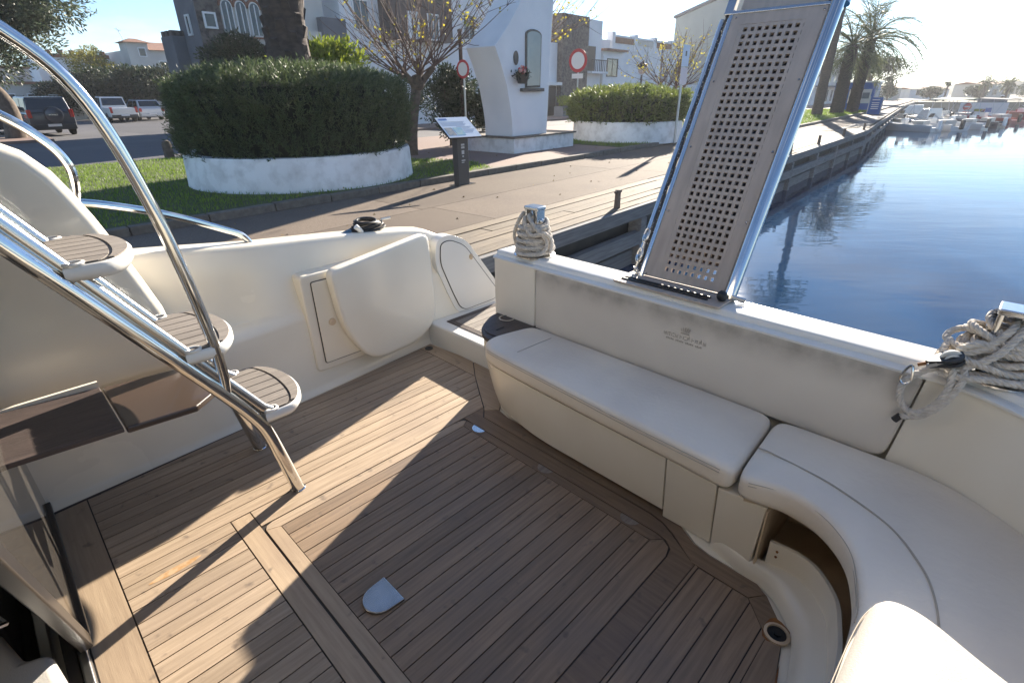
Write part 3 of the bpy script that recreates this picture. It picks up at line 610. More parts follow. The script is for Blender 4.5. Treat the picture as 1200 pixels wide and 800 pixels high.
def strip(mb, ua0, ub0, va, ua1, ub1, vb, w0, w1):
    mb.add([G(ua0, va, w0), G(ub0, va, w0), G(ub1, vb, w0), G(ua1, vb, w0), G(ua0, va, w1), G(ub0, va, w1), G(ub1, vb, w1), G(ua1, vb, w1)], [(0,3,2,1),(4,5,6,7),(0,1,5,4),(1,2,6,5),(2,3,7,6),(3,0,4,7)])
for j in range(NC+1):
    f0, f1 = (j/NC*.965)-.0, (j/NC*.965)+.053
    if j == 0: f0 -= .05
    a0 = lambda v, f: lerp(yL(v), yR(v), f)
    strip(gr, a0(hv0, f0)-.0, a0(hv0, f1), hv0-.01, a0(hv1, f0), a0(hv1, f1), hv1+.01, -.0105, .0035)
for k in range(NR+1):
    v = hv0+k*pit; hw = pit*.215
    strip(gr, yL(v)+.012, yR(v)-.012, v-hw, yL(v)+.012, yR(v)-.012, v+hw, -.010, .003)
gr.build('grating', M['gratem'], gw, smooth=False)
bd = MB()
strip(bd, 1.236, yL(hv0)+.008, V0, 1.240, yL(hv1)+.008, V1, -.011, .0042); strip(bd, yR(hv0)-.006, .838, V0, yR(hv1)-.006, .838, V1, -.011, .0042)
strip(bd, yL(hv0)+.0085, yR(hv0)-.0065, V0, yL(hv0)+.0085, yR(hv0)-.0065, hv0-.008, -.0112, .0045); strip(bd, yL(hv1)+.0085, yR(hv1)-.0065, hv1+.008, yL(hv1)+.0085, yR(hv1)-.0065, V1, -.0112, .0045)
bd.build('tread_frame', M['gratem'], gw, smooth=False)
gbox(1.235, .842, .13, 1.26, -.060, -.040).build('folded_section', M['bronze'], gw, smooth=False)
MB().tube([G(.812, -.005, -.005), G(.812, 1.30, -.005)], .027, 16).build('side_rail', M['chrome'], gw)
MB().tube([G(.80, 1.29, -.04), G(.80, 1.75, -.04)], .024, 14).build('side_rail', M['chrome'], gw)
MB().tube([G(1.250, .0, -.005), G(1.252, 1.285, -.005)], .013, 12).build('side_rail', M['chrome'], gw)
MB().tube([G(1.305, .10, -.03), G(1.300, 1.26, -.03)], .015, 12).build('stanchion_tube', M['chrome'], gw)
MB().tube([G(1.277+.003*math.sin(k), .02+k*.0205, -.012) for k in range(64)], .0075, 6).build('hoist_cord', M['blackp'], gw)
fl = MB()
for k in range(60):
    p = G(1.277+.0078*math.cos(k*2.4), .04+k*.0203, -.012+.0078*abs(math.sin(k*2.4))); fl.ball(p, .0022, n=5, m=3)
fl.build('cord_fleck', M['gelw'], gw, kind='stuff')
gbox(1.225, .83, 1.275, 1.80, -.055, -.020).build('outer_section', M['gratem'], gw, smooth=False)
gbox(1.262, .795, 1.262, 1.278, -.050, .010).build('end_band', M['chromes'], gw, bevel=.004)
for v in (.02, .33, .64, .95, 1.245):
    for u in (1.222, .850): c_ = G(u, v, .0045); MB().ball(c_, .0055, n=8, m=4).build('rivet', M['plate'], gw)
bx = gbox(1.245, 1.285, 1.262, 1.42, -.02, .012); bx.build('hinge_bracket', M['chromes'], gw, bevel=.004)
gbox(.805, .850, 1.282, 1.40, -.02, .006).build('hinge_bracket', M['blackp'], gw, bevel=.006)
MB().prism(round_poly([(2.008, .79), (2.008, 1.315), (2.20, 1.315), (2.20, .79)], .02), 1.8395, 1.850).build('base_plate', M['gratem'], gw, frame=BOAT, bevel=.003)
for s in (2.045, 2.075): MB().box(s, s+.016, .86, 1.29, 1.8505, 1.857).build('rubber_strip', M['black'], gw, bevel=.003)
MB().ball((2.085, .815, 1.872), .023, n=14, m=8).build('hinge_knob', M['black'], gw)
MB().tube([(2.13, .79, 1.86), (2.15, .74, 1.85)], .012, 8).build('hinge_pin', M['chromes'], gw)
for v in (.10, .20): MB().tube([G(1.292+.012*math.cos(a), v+.035*math.sin(a), -.0) for a in np.linspace(0, 6.283, 15)[:-1]], .006, 6, closed=True).build('shackle', M['chromes'], gw)
for v in (.145, .045): MB().tube([G(1.290, v-.03, .0), G(1.287, v+.03, .0)], .006, 6).build('rigging_link', M['chromes'], gw)
ch = MB()
for k in range(7):
    c = Vector(G(1.285-.006*k, .035-.010*k, .005)); a = k*1.57
    ch.tube([c+Vector((.006*math.cos(t)*math.cos(a), .011*math.sin(t), .006*math.cos(t)*math.sin(a))) for t in np.linspace(0, 6.283, 9)[:-1]], .0028, 5, closed=True)
ch.build('chain', M['chromes'], gw)

# ---- fairleads and ropes
def rope_mb(path, r, mb=None, tw=55.0, n=6, step=.004):
    mb = mb or MB(); P = [Vector(p) for p in path]; L = sum((P[i+1]-P[i]).length for i in range(len(P)-1)); P = resample(P, max(6, int(L/step)))
    T = [(P[min(i+1, len(P)-1)]-P[max(i-1, 0)]).normalized() for i in range(len(P))]; Nn = T[0].orthogonal().normalized(); F = []
    for t in T:
        Nn = (Nn-t*Nn.dot(t)).normalized(); F.append((Nn.copy(), t.cross(Nn)))
    for k in range(3):
        mb.tube([P[i]+(F[i][0]*math.cos(2*math.pi*k/3+i*step*tw*1.9)+F[i][1]*math.sin(2*math.pi*k/3+i*step*tw*1.9))*r*.46 for i in range(len(P))], r*.62, n)
    return mb
def fairlead(cx, cy, z0, z1, w, d, label, lean=0.0):
    t = thing('fairlead', label, 'fairlead', (cx, cy, z0), BOAT)
    MB().lathe([(.115, z0), (.115, z0+.006), (.105, z0+.011), (.0, z0+.012)], (cx, cy, 0), 28).build('base_plate', M['chromes'], t)
    for sy in (-1, 1): MB().prism(round_poly([(cx-d, cy+sy*w-.008), (cx+d, cy+sy*w-.008), (cx+d, cy+sy*w+.008), (cx-d, cy+sy*w+.008)], .004, 2), z0+.01, z1-.004).build('cheek', M['chromes'], t)
    MB().prism(round_poly([(cx-d-.008, cy-w-.013), (cx+d+.008, cy-w-.013), (cx+d+.008, cy+w+.013), (cx-d-.008, cy+w+.013)], .014), z1-.02, z1).build('top_cap', M['chromes'], t, bevel=.006, seg=3)
    MB().lathe([(.020, z0+.01), (.015, z0+.06), (.015, z1-.06), (.020, z1-.021)], (cx+.012, cy, 0), 14).build('roller', M['chromes'], t)
    for sy in (-1, 1): MB().lathe([(.014, cy+sy*(w+.008)), (.014, cy+sy*(w+.016)), (.006, cy+sy*(w+.024)), (0, cy+sy*(w+.024))], (cx, 0, z1-.075), 12, 'y').build('roller_pin', M['chromes'], t)
    return t
lf = fairlead(2.105, 1.90, 1.839, 2.105, .036, .032, 'stainless fairlead post wrapped in rope on the quay-side end of the transom')
rf = fairlead(2.085, -.085, 1.838, 2.06, .050, .040, 'stainless fairlead with open slot under the big rope coil at right')
mb = MB()
for lay in range(2):
    pts = []
    for k in range(0, 330):
        a = k/330*2*math.pi*(7-lay*2); h = k/330
        r_ = (.088-.030*h+.013*lay)*(1+.06*math.sin(3.1*a+lay)); pts.append((2.105+r_*math.cos(a+lay), 1.90+r_*1.06*math.sin(a+lay), 1.858+.165*h+.012*math.sin(a*1.0+lay*2)))
    rope_mb(pts, .0105, mb, 60)
rope_mb(smooth_path([(2.06, 1.99, 1.87), (2.05, 2.0, 1.95), (2.07, 1.975, 2.035), (2.10, 1.965, 2.06), (2.09, 1.955, 2.0), (2.05, 1.93, 1.94), (2.03, 1.87, 1.90)], 40), .0105, mb, 60)
rope_mb(smooth_path([(2.06, 1.935, 2.05), (2.035, 1.90, 2.0), (2.03, 1.85, 1.965), (2.06, 1.80, 1.98), (2.10, 1.78, 1.94), (2.09, 1.775, 1.87)], 40), .0105, mb, 60)
rope_mb(smooth_path([(2.09, 1.915, 2.06), (2.05, 1.89, 2.05), (2.04, 1.83, 2.0), (2.08, 1.79, 1.93), (2.05, 1.80, 1.87), (2.02, 1.86, 1.862)], 40), .0105, mb, 60)
tag(mb.build('mooring_rope', M['rope'], None, BOAT, label='grey mooring rope wound round the fairlead at the quay-side end of the transom'), None, 'rope')
mb = MB(); rg = random.Random(5)
# flaked hanks on the cap
for k in range(13):
    a = rg.uniform(-.3, .3); cx, cy, cz = 2.085+rg.uniform(-.02, .03), -.10+rg.uniform(-.02, .02), 1.853+k*.0125; rx, ry = .055+rg.uniform(-.008, .012), .135+rg.uniform(-.03, .02)-(k*.003)
    rope_mb([(cx+rx*math.cos(t)*math.cos(a)-ry*math.sin(t)*math.sin(a), cy+rx*math.cos(t)*math.sin(a)+ry*math.sin(t)*math.cos(a)+.02, cz+.012*math.sin(t*2+k)+.010*math.cos(t)) for t in np.linspace(0, 2*math.pi*1.02, 60)], .0105, mb, 70)
# wraps and tails through the slot
for q in ([(2.09, -.075, 2.02), (2.04, -.07, 2.0), (2.01, -.03, 1.94), (2.0, .03, 1.90), (2.02, .07, 1.87), (2.06, .06, 1.86)],
          [(2.09, -.095, 2.02), (2.035, -.09, 1.99), (1.995, -.06, 1.93), (1.985, -.01, 1.88), (1.975, .02, 1.85)],
          [(2.05, .055, 1.93), (2.0, .06, 1.90), (1.985, .01, 1.90), (1.985, -.05, 1.89), (2.0, -.11, 1.88), (2.03, -.17, 1.90), (2.08, -.19, 1.93)],
          [(1.99, .045, 1.88), (1.965, .02, 1.855), (1.95, .015, 1.79), (1.945, .045, 1.715), (1.95, .085, 1.69), (1.958, .118, 1.715), (1.962, .128, 1.77), (1.975, .10, 1.82), (1.99, .06, 1.85)],
          [(1.985, .00, 1.875), (1.957, -.01, 1.84), (1.945, .01, 1.76), (1.945, .05, 1.695), (1.95, .085, 1.672), (1.96, .10, 1.66)],
          [(2.0, .03, 1.92), (2.01, -.02, 1.95), (2.02, -.10, 1.93), (2.02, -.17, 1.96), (2.05, -.21, 1.98)],
          [(1.975, .05, 1.84), (1.96, -.01, 1.85), (1.965, -.06, 1.86), (1.985, -.14, 1.865), (2.02, -.2, 1.87)]):
    rope_mb(smooth_path(q, 48), .0108, mb, 70)
tag(mb.build('mooring_rope', M['rope'], None, BOAT, label='thick coil of grey mooring rope heaped on the transom corner at right, loop hanging down'), None, 'rope')
MB().tube([(1.958, .104, 1.662), (1.955, .116, 1.640)], .0115, 8).build('rope_end', M['black'], bpy.data.objects['mooring_rope.001'])
blk = thing('pulley_block', 'black pulley block with white sheave and steel snap shackle lying on the rope coil', 'pulley', (1.975, .04, 1.86), BOAT)
ax = Vector((-.25, .62, -.30)).normalized(); sd = Vector((.72, .25, .1)); sd = (sd-ax*sd.dot(ax)).normalized(); up = ax.cross(sd)
bc0 = Vector((1.972, .035, 1.895))
def disc(d0, d1, rad, tail):
    pl = [(rad*math.cos(a), rad*math.sin(a)) for a in np.linspace(-2.3, 2.3, 18)]
    if tail: pl += [(-.058, .011), (-.064, 0), (-.058, -.011)]
    return MB().prism(pl, d0, d1, lambda u, v, w: tuple(bc0-ax*u+up*w+sd*v))
disc(.004, .013, .033, True).build('cheek_plate', M['blackp'], blk, smooth=False); disc(-.013, -.004, .033, True).build('cheek_plate', M['blackp'], blk, smooth=False)
MB().tube([bc0+sd*h for h in (-.0038, .0038)], .031, 22).build('sheave', M['gelw'], blk); MB().tube([bc0-sd*h for h in (.0131, .0150)], .023, 22).build('cheek_ring', M['gelw'], blk); MB().tube([bc0-sd*h for h in (.0151, .017)], .016, 18).build('cheek_boss', M['blackp'], blk)
MB().obox(bc0+ax*.035-sd*.016, ax*.030, up*.006, sd*.002).build('strap', M['chromes'], blk)
MB().tube([bc0+ax*.06, bc0+ax*.085], .006, 6).build('swivel', M['rust'], blk)
hk = bc0+ax*.10
MB().tube(smooth_path([hk, hk+Vector((-.004, .012, -.02)), hk+Vector((-.006, .018, -.05)), hk+Vector((-.006, .006, -.066)), hk+Vector((-.006, -.010, -.052)), hk+Vector((-.004, -.008, -.02))], 30, True), .0042, 7, closed=True).build('snap_shackle', M['chromes'], blk)
# black shore cable lying coiled on the side deck
cb = thing('shore_cable', 'black coiled cable with white tape and blue end lying on the quay-side gunwale', 'cable', (1.66, 2.95, 1.878), BOAT)
mb = MB()
for k in range(7): mb.tube([(1.69+(.125-.010*k)*math.cos(t), 2.95+(.042+.002*(k % 3))*math.sin(t)+.008*(k % 2), 1.890+.008*k+.010*math.sin(t+k)) for t in np.linspace(0, 6.283, 30)[:-1]], .0078, 6, closed=True)
mb.build('coil', M['black'], cb)
MB().tube([(1.585, 2.905, 1.925), (1.605, 2.90, 1.905), (1.62, 2.905, 1.885)], .016, 8).build('white_tape', M['gelw'], cb)
MB().tube([(1.52, 2.94, 1.885), (1.565, 2.93, 1.90)], .014, 8).build('plug_end', pmat('blue_plug', (.06, .13, .22), rough=.5), cb)
MB().tube([(1.79, 2.94, 1.93), (1.85, 2.925, 1.935)], .007, 7).build('cable_tip', M['gelw'], cb)
# ================================================================ ground, water, quay
def ramp_island(m, k): return m
M['pave'] = pmat('washed_concrete', (.205,.165,.13), (.145,.115,.09), 60, rough=.85, bump=.35, bscale=120, c3=(.125,.10,.085), s3=.8, f3=.5, rnd=.12, spec=.12)
M['brick'] = pmat('red_paving', (.24,.15,.12), (.20,.14,.115), 30, rough=.85, bump=.3, bscale=60, c3=(.22,.18,.15), s3=.6, f3=.5)
M['asphalt'] = pmat('asphalt', (.075,.072,.078), (.055,.054,.06), 40, rough=.85, bump=.3, bscale=90, c3=(.095,.09,.09), s3=.3, f3=.6)
M['kerb'] = pmat('kerb_concrete', (.17,.15,.125), (.12,.105,.09), 12, rough=.9, bump=.4, bscale=60, rnd=.12)
M['soil'] = pmat('lawn_soil', (.085,.11,.03), (.06,.075,.025), 6, rough=.95)
M['grass'] = pmat('grass', (.20,.29,.035), (.15,.23,.03), 2.0, rough=.6, island=.3, transl=.4)
M['timber'] = pmat('wharf_timber', (.225,.175,.115), (.14,.105,.07), 6, rough=.85, bump=.5, bscale=25, stretch=(.5,8,8), rnd=.16, c3=(.11,.095,.08), s3=1.5, f3=.5)
M['beam'] = pmat('grey_beam', (.20,.195,.19), (.13,.125,.125), 5, rough=.85, bump=.5, bscale=25, stretch=(.5,5,8), rnd=.12)
M['wallc'] = pmat('dark_wall', (.035,.033,.03), (.02,.02,.02), 3, rough=.7)  # near-black tone for the quay wall and the bed under the slabs
M['white'] = pmat('limewash', (.84,.835,.82), (.76,.75,.73), 1.8, rough=.85, bump=.25, bscale=18, c3=(.42,.40,.37), s3=4.5, f3=.5)
M['whites'] = pmat('white_render', (.82,.82,.82), (.77,.775,.785), .8, rough=.85, bump=.08, bscale=20, c3=(.52,.53,.56), s3=.9, f3=.25)
M['bark'] = pmat('palm_bark', (.085,.062,.05), (.045,.034,.03), 7, rough=.95, bump=.9, bscale=14, stretch=(1,1,2.2))
M['barkg'] = pmat('grey_bark', (.15,.115,.09), (.09,.07,.055), 9, rough=.95, bump=.7, bscale=16)
M['twig'] = pmat('bare_twig', (.16,.10,.08), (.11,.07,.055), 9, rough=.9)
M['rosemary'] = pmat('rosemary_leaf', (.062,.088,.038), (.115,.148,.062), 3.0, rough=.5, island=.35, transl=.35)
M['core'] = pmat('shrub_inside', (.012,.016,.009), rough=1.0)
M['lime'] = pmat('lime_leaf', (.20,.26,.03), (.28,.32,.04), 4, rough=.5, island=.3, transl=.5)
M['clip'] = pmat('clipped_leaf', (.10,.14,.035), (.17,.20,.04), 2.0, rough=.5, island=.35, transl=.4)
M['dark'] = pmat('dark_leaf', (.026,.042,.02), (.045,.065,.03), 1.2, rough=.5, island=.4, transl=.3)
M['olive'] = pmat('olive_leaf', (.055,.078,.045), (.10,.125,.075), 1.6, rough=.5, island=.4, transl=.35)
M['yellow'] = pmat('yellow_leaf', (.42,.33,.03), (.30,.30,.04), 3, rough=.6, island=.35, transl=.5)
M['frond'] = pmat('palm_frond', (.085,.11,.045), (.14,.15,.065), 3, rough=.5, island=.35, transl=.35)
M['wat'] = None
def water_mat():
    m = bpy.data.materials.new('sea_water'); m.use_nodes = True; N = m.node_tree.nodes; L = m.node_tree.links; b = N['Principled BSDF']
    b.inputs['Base Color'].default_value = (.010, .036, .085, 1); b.inputs['Roughness'].default_value = .03; b.inputs['IOR'].default_value = 1.33
    t = N.new('ShaderNodeTexCoord'); mp = N.new('ShaderNodeMapping'); mp.inputs['Rotation'].default_value = (0, 0, R(35)); mp.inputs['Scale'].default_value = (.35, 1.1, 1); L.new(t.outputs['Object'], mp.inputs[0])
    a = N.new('ShaderNodeTexNoise'); a.inputs['Scale'].default_value = 1.3; a.inputs['Detail'].default_value = 3; L.new(mp.outputs[0], a.inputs['Vector'])
    c = N.new('ShaderNodeTexNoise'); c.inputs['Scale'].default_value = 7; c.inputs['Detail'].default_value = 2; L.new(mp.outputs[0], c.inputs['Vector'])
    ml = N.new('ShaderNodeMath'); ml.operation = 'MULTIPLY_ADD'; ml.inputs[1].default_value = .16; L.new(c.outputs['Fac'], ml.inputs[0]); L.new(a.outputs['Fac'], ml.inputs[2])
    bp = N.new('ShaderNodeBump'); bp.inputs['Strength'].default_value = .07; bp.inputs['Distance'].default_value = .10; L.new(ml.outputs[0], bp.inputs['Height']); L.new(bp.outputs[0], b.inputs['Normal'])
    return m
M['wat'] = water_mat()
MB().add([(-400, -400, 0), (400, -400, 0), (400, 400, 0), (-400, 400, 0)], [(0, 1, 2, 3)]).build('sea', M['wat'], None, WORLD, org=(0, 0, 0), kind='structure', smooth=False)
def sheet(name, poly, z, mat, th=.5, kind='structure'): return MB().prism(poly, z-th, z).build(name, mat, None, QUAY, org=(0, 0, z), kind=kind, smooth=False)
EDGE = [(-90, 3.97), (30, 3.97), (54, 5.6), (82, 7.5), (108, 8.5)]
sheet('ground', [(-380, 3.98)]+[(q, n+.16) for q, n in EDGE]+[(108, 60), (108, 380), (-380, 380)], .985, M['asphalt'], 1.6)
sheet('far_shore', [(108.5, -300), (111, -20), (109.5, 4), (108.5, 8.6), (108.5, 320), (380, 320), (380, -300)], .90, pmat('far_ground', (.22,.20,.16), (.14,.14,.10), .1, rough=.9), 1.5)
prom = sheet('promenade', [(-90, 5.07), (26.6, 5.07), (26.6, 8.19), (-90, 8.19)], .990, M['wallc'], .02)
def slab(q0, q1, n0, n1): return MB().prism([(q0+.006, n0), (q1-.006, n0), (q1-.006, n1), (q0+.006, n1)], .975, 1.0).build('paving_slab', M['pave'], prom)
ORG[prom.name] = (0, 0, .990)
q = -18.3
while q < 26:
    e_ = min(q+6, 26.6); slab(q, e_, 5.085, 6.44); slab(q-.2, e_-.2 if e_ < 26 else e_, 6.452, 8.188); q += 6
prom2 = sheet('promenade', [(26.62, 5.07), (31, 5.07), (54, 6.5), (60, 6.9), (60, 7.0), (26.62, 6.75)], .990, M['wallc'], .02)
ORG[prom2.name] = (0, 0, .990)
for k in range(9):
    q = 26.63+k*3.7; l = min(3.7, 60-q); f_ = lambda x: max(5.085, 5.085+(x-31)*.0622+.02)
    MB().prism([(q+.006, f_(q)), (q+l-.006, f_(q+l)), (q+l-.006, 6.75+(q+l-26.6)*.0075), (q+.006, 6.75+(q-26.6)*.0075)], .975, 1.0).build('paving_slab', M['pave'], prom2)
pav = sheet('pavement', [(9.2, 8.345), (26.6, 8.345), (26.6, 6.92), (60, 7.17), (108, 9.0), (108, 17), (9.2, 17)], 1.10, M['brick'], .1)
road = sheet('road', [(-80, 17.4), (80, 17.4), (80, 21.5), (8.6, 21.5), (9.5, 23), (9.5, 47), (40, 50), (40, 54), (-80, 54)], 1.000, pmat('worn_asphalt', (.10,.095,.10), (.075,.072,.078), 25, rough=.85, bump=.3, bscale=60, c3=(.13,.125,.125), s3=.35, f3=.6), .01)
sheet('footpath', [(9.6, 21.7), (80, 21.7), (80, 25.4), (9.6, 25.4)], 1.09, M['brick'], .1)
sheet('tree_island', [(1.0, 29.5), (5.6, 29.5), (6.0, 33.5), (3.0, 36.5), (1.0, 36.5)], 1.10, M['brick'], .1)
line = MB()
for k in range(6): line.prism([(4+k*.0-2+.0, 24.0+k*4), (4.12-2, 24.0+k*4), (4.12-2, 26+k*4), (4-2, 26+k*4)], 1.0, 1.004)
line.prism([(-30, 45.8), (9.4, 45.8), (9.4, 45.95), (-30, 45.95)], 1.0, 1.0045)
line.build('road_marking', M['whites'], None, QUAY, kind='structure', smooth=False)
kerb = MB().prism([(-40, 8.23), (26.6, 8.23), (26.6, 8.31), (-40, 8.31)], .98, 1.05).build('kerb', M['kerb'], None, QUAY, org=(0, 0, .98), kind='structure')
km = None
for k in range(64):
    if km is None:
        km = MB().prism([(0.006, 8.200), (.994, 8.200), (.994, 8.342), (0.006, 8.342)], .985, 1.118).build('kerbstone', M['kerb'], kerb, bevel=.018); km.location.x = -6.0
    else:
        c = km.copy(); COL.objects.link(c); c.parent = kerb; c.location.z = random.uniform(-.006, .006)
        if k < 32: c.location.x = -6.0+k
        else: c.location.x = 26.65+(k-32)*1.04; c.location.y = -1.425+(k-32)*.0078
LAWN = {'lawn': [(-40, 8.345), (9.3, 8.345), (10.0, 9.6), (9.6, 10.9), (8.6, 14.6), (5.6, 17.2), (-40, 17.2)], 'lawn.b': [(15.4, 8.345), (22.5, 8.345), (22.5, 9.5), (17.5, 12.6), (15.6, 11.2)], 'lawn.c': [(27, 6.93), (58, 7.16), (58, 12), (27, 12)]}
def inside(poly, x, y):
    r = np.zeros(len(x), bool); n = len(poly)
    for i in range(n):
        x1, y1 = poly[i]; x2, y2 = poly[(i+1) % n]
        c = ((y1 > y) != (y2 > y)) & (x < (x2-x1)*(y-y1)/(y2-y1+1e-12)+x1); r ^= c
    return r
def leaves(name, C, D, Ln, Wd, mat, parent=None, frame=WORLD, org=(0, 0, 0), kind=None, fold=.0):
    C = np.asarray(C, float); D = np.asarray(D, float); n = len(C); D = D/np.linalg.norm(D, axis=1, keepdims=True)
    Rv = RNG.normal(size=(n, 3)); S = np.cross(D, Rv); S /= np.linalg.norm(S, axis=1, keepdims=True)+1e-9
    Ln = np.broadcast_to(np.asarray(Ln, float), (n,))[:, None]; Wd = np.broadcast_to(np.asarray(Wd, float), (n,))[:, None]
    V = np.empty((n, 4, 3)); V[:, 0] = C; V[:, 1] = C+D*Ln*.45+S*Wd*.5; V[:, 2] = C+D*Ln; V[:, 3] = C+D*Ln*.45-S*Wd*.5
    if parent is not None: org = ORG[parent.name]
    V = V.reshape(-1, 3)-np.array(org)
    me = bpy.data.meshes.new(name); me.vertices.add(4*n); me.vertices.foreach_set('co', V.ravel()); me.loops.add(4*n); me.loops.foreach_set('vertex_index', np.arange(4*n, dtype=np.int32))
    me.polygons.add(n); me.polygons.foreach_set('loop_start', np.arange(0, 4*n, 4, dtype=np.int32)); me.update(calc_edges=True); me.materials.append(mat)
    o = bpy.data.objects.new(name, me); COL.objects.link(o); ORG[o.name] = org
    if parent is not None: o.parent = parent
    else: o.location = rot2(frame, org); o.rotation_euler = (0, 0, frame)
    if kind: o['kind'] = kind
    return o
PL1, PL1R = (6.0, 10.63), 2.17
PL2, PL2R = (18.53, 9.95), 1.94
for nm, poly, cnt, box in (('a', LAWN['lawn'], 60000, (-9, 9.9, 8.36, 17)), ('b', LAWN['lawn.b'], 9000, (15.4, 22.5, 8.36, 12.6)), ('c', LAWN['lawn.c'], 14000, (27, 58, 6.95, 12))):
    sheet('lawn', poly, 1.108, M['soil'], .1)
    x = RNG.uniform(box[0], box[1], cnt); y = RNG.uniform(box[2], box[3], cnt); k = inside(poly, x, y)
    for (cx, cy), rr_ in ((PL1, PL1R), (PL2, PL2R)): k &= (x-cx)**2+(y-cy)**2 > (rr_+.05)**2
    x, y = x[k], y[k]; n = len(x); C = np.stack([x, y, np.full(n, 1.105)], 1); D = np.stack([RNG.normal(0, .35, n), RNG.normal(0, .35, n), np.ones(n)], 1)
    leaves('grass', C, D, RNG.uniform(.04, .085, n)*(1.5 if nm == 'c' else 1), .012 if nm != 'c' else .03, M['grass'], None, QUAY, (0, 0, 1.1), 'stuff')
# ---- timber wharf edge
wf = thing('wharf', 'weathered timber wharf edge with long boards, grey fender beams and piles', 'wharf', (8, 4.5, 0), QUAY)
ny = [3.955, 4.165, 4.385, 4.605, 4.83, 5.06]
for r_ in range(5):
    q = -12+(r_*1.37) % 3
    while q < 30:
        l = 4.0; dz = random.uniform(-.008, .006)
        MB().prism([(q+.004, ny[r_]+.006), (q+l-.004, ny[r_]+.006), (q+l-.004, ny[r_+1]-.006), (q+.004, ny[r_+1]-.006)], .93, 1.003+dz).build('plank', M['timber'], wf, bevel=.006, seg=1)
        q += l
def wline(n_off, z0, z1, th, nm, mat, q0=-12.0, q1=100.0):
    q = q0
    while q < q1:
        l = 4.2
        def ed(q): return interp(q, EDGE)
        MB().prism([(q+.01, ed(q)+n_off), (q+l-.01, ed(q+l)+n_off), (q+l-.01, ed(q+l)+n_off+th), (q+.01, ed(q)+n_off+th)], z0, z1).build(nm, mat, wf, smooth=False)
        q += l
wline(-.10, .79, .99, .085, 'fascia_beam', M['beam']); wline(-.13, .36, .58, .12, 'fender_beam', M['beam'])
wline(.14, -.9, .975, .05, 'quay_wall', M['wallc']); wline(-.02, -.02, .26, .12, 'low_beam', M['beam'])
for k in range(34):
    q = -10.6+k*3.1; e_ = interp(q, EDGE)
    MB().box(q-.10, q+.10, e_-.135, e_+.10, -1, .785).build('pile', M['beam'], wf, bevel=.01, seg=1)
for k, q in enumerate((7.45, 13.2, 17.6, 21.2, 25.5, 30.2)):
    t = thing('mooring_pin', '%s short steel mooring pin on the wharf edge, %s' % (('nearest', 'second', 'third', 'fourth', 'fifth', 'farthest')[k], 'just left of the gangway' if k == 0 else 'counting away along the quay'), 'bollard', (q, 4.06, 1.0), QUAY, 'mooring pins along the wharf edge')
    MB().lathe([(.05, 1.0), (.045, 1.2), (.045, 1.28)], (q, 4.06, 0), 10).build('pin', M['barkg'], t); MB().tube([(q-.09, 4.06, 1.25), (q+.09, 4.06, 1.25)], .022, 8).build('cross_bar', M['barkg'], t)

# ================================================================ planting
def noise3(P, s, seed=0):
    r_ = np.random.default_rng(seed); out = np.zeros(len(P))
    for k in range(6):
        w = r_.normal(size=3)*s*(1+.5*k); out += np.sin(P@w+r_.uniform(0, 6.28))/(1+.4*k)
    return out/3
def planter(center, rad, ztop, label):
    t = thing('round_planter', label, 'planter', (*center, 1.09), QUAY, 'round white planters on the promenade')
    prof = [(rad+.03, 1.06), (rad+.02, 1.2), (rad-.0, ztop-.05), (rad-.02, ztop), (rad-.22, ztop), (rad-.24, ztop-.12)]
    b = MB().lathe(prof, (*center, 0), 64, cap=False); o = b.build('wall', M['white'], t, sharp=30)
    MB().lathe([(rad-.23, ztop-.10), (0, ztop-.06)], (*center, 0), 32, cap=False).build('soil', M['core'], t)
    return t
planter(PL1, PL1R, 1.68, 'large round white planter with peeling paint, in front of the palm trunk')
planter(PL2, PL2R, 1.74, 'round white planter beyond the white monument, holding the clipped yellow-green bush')
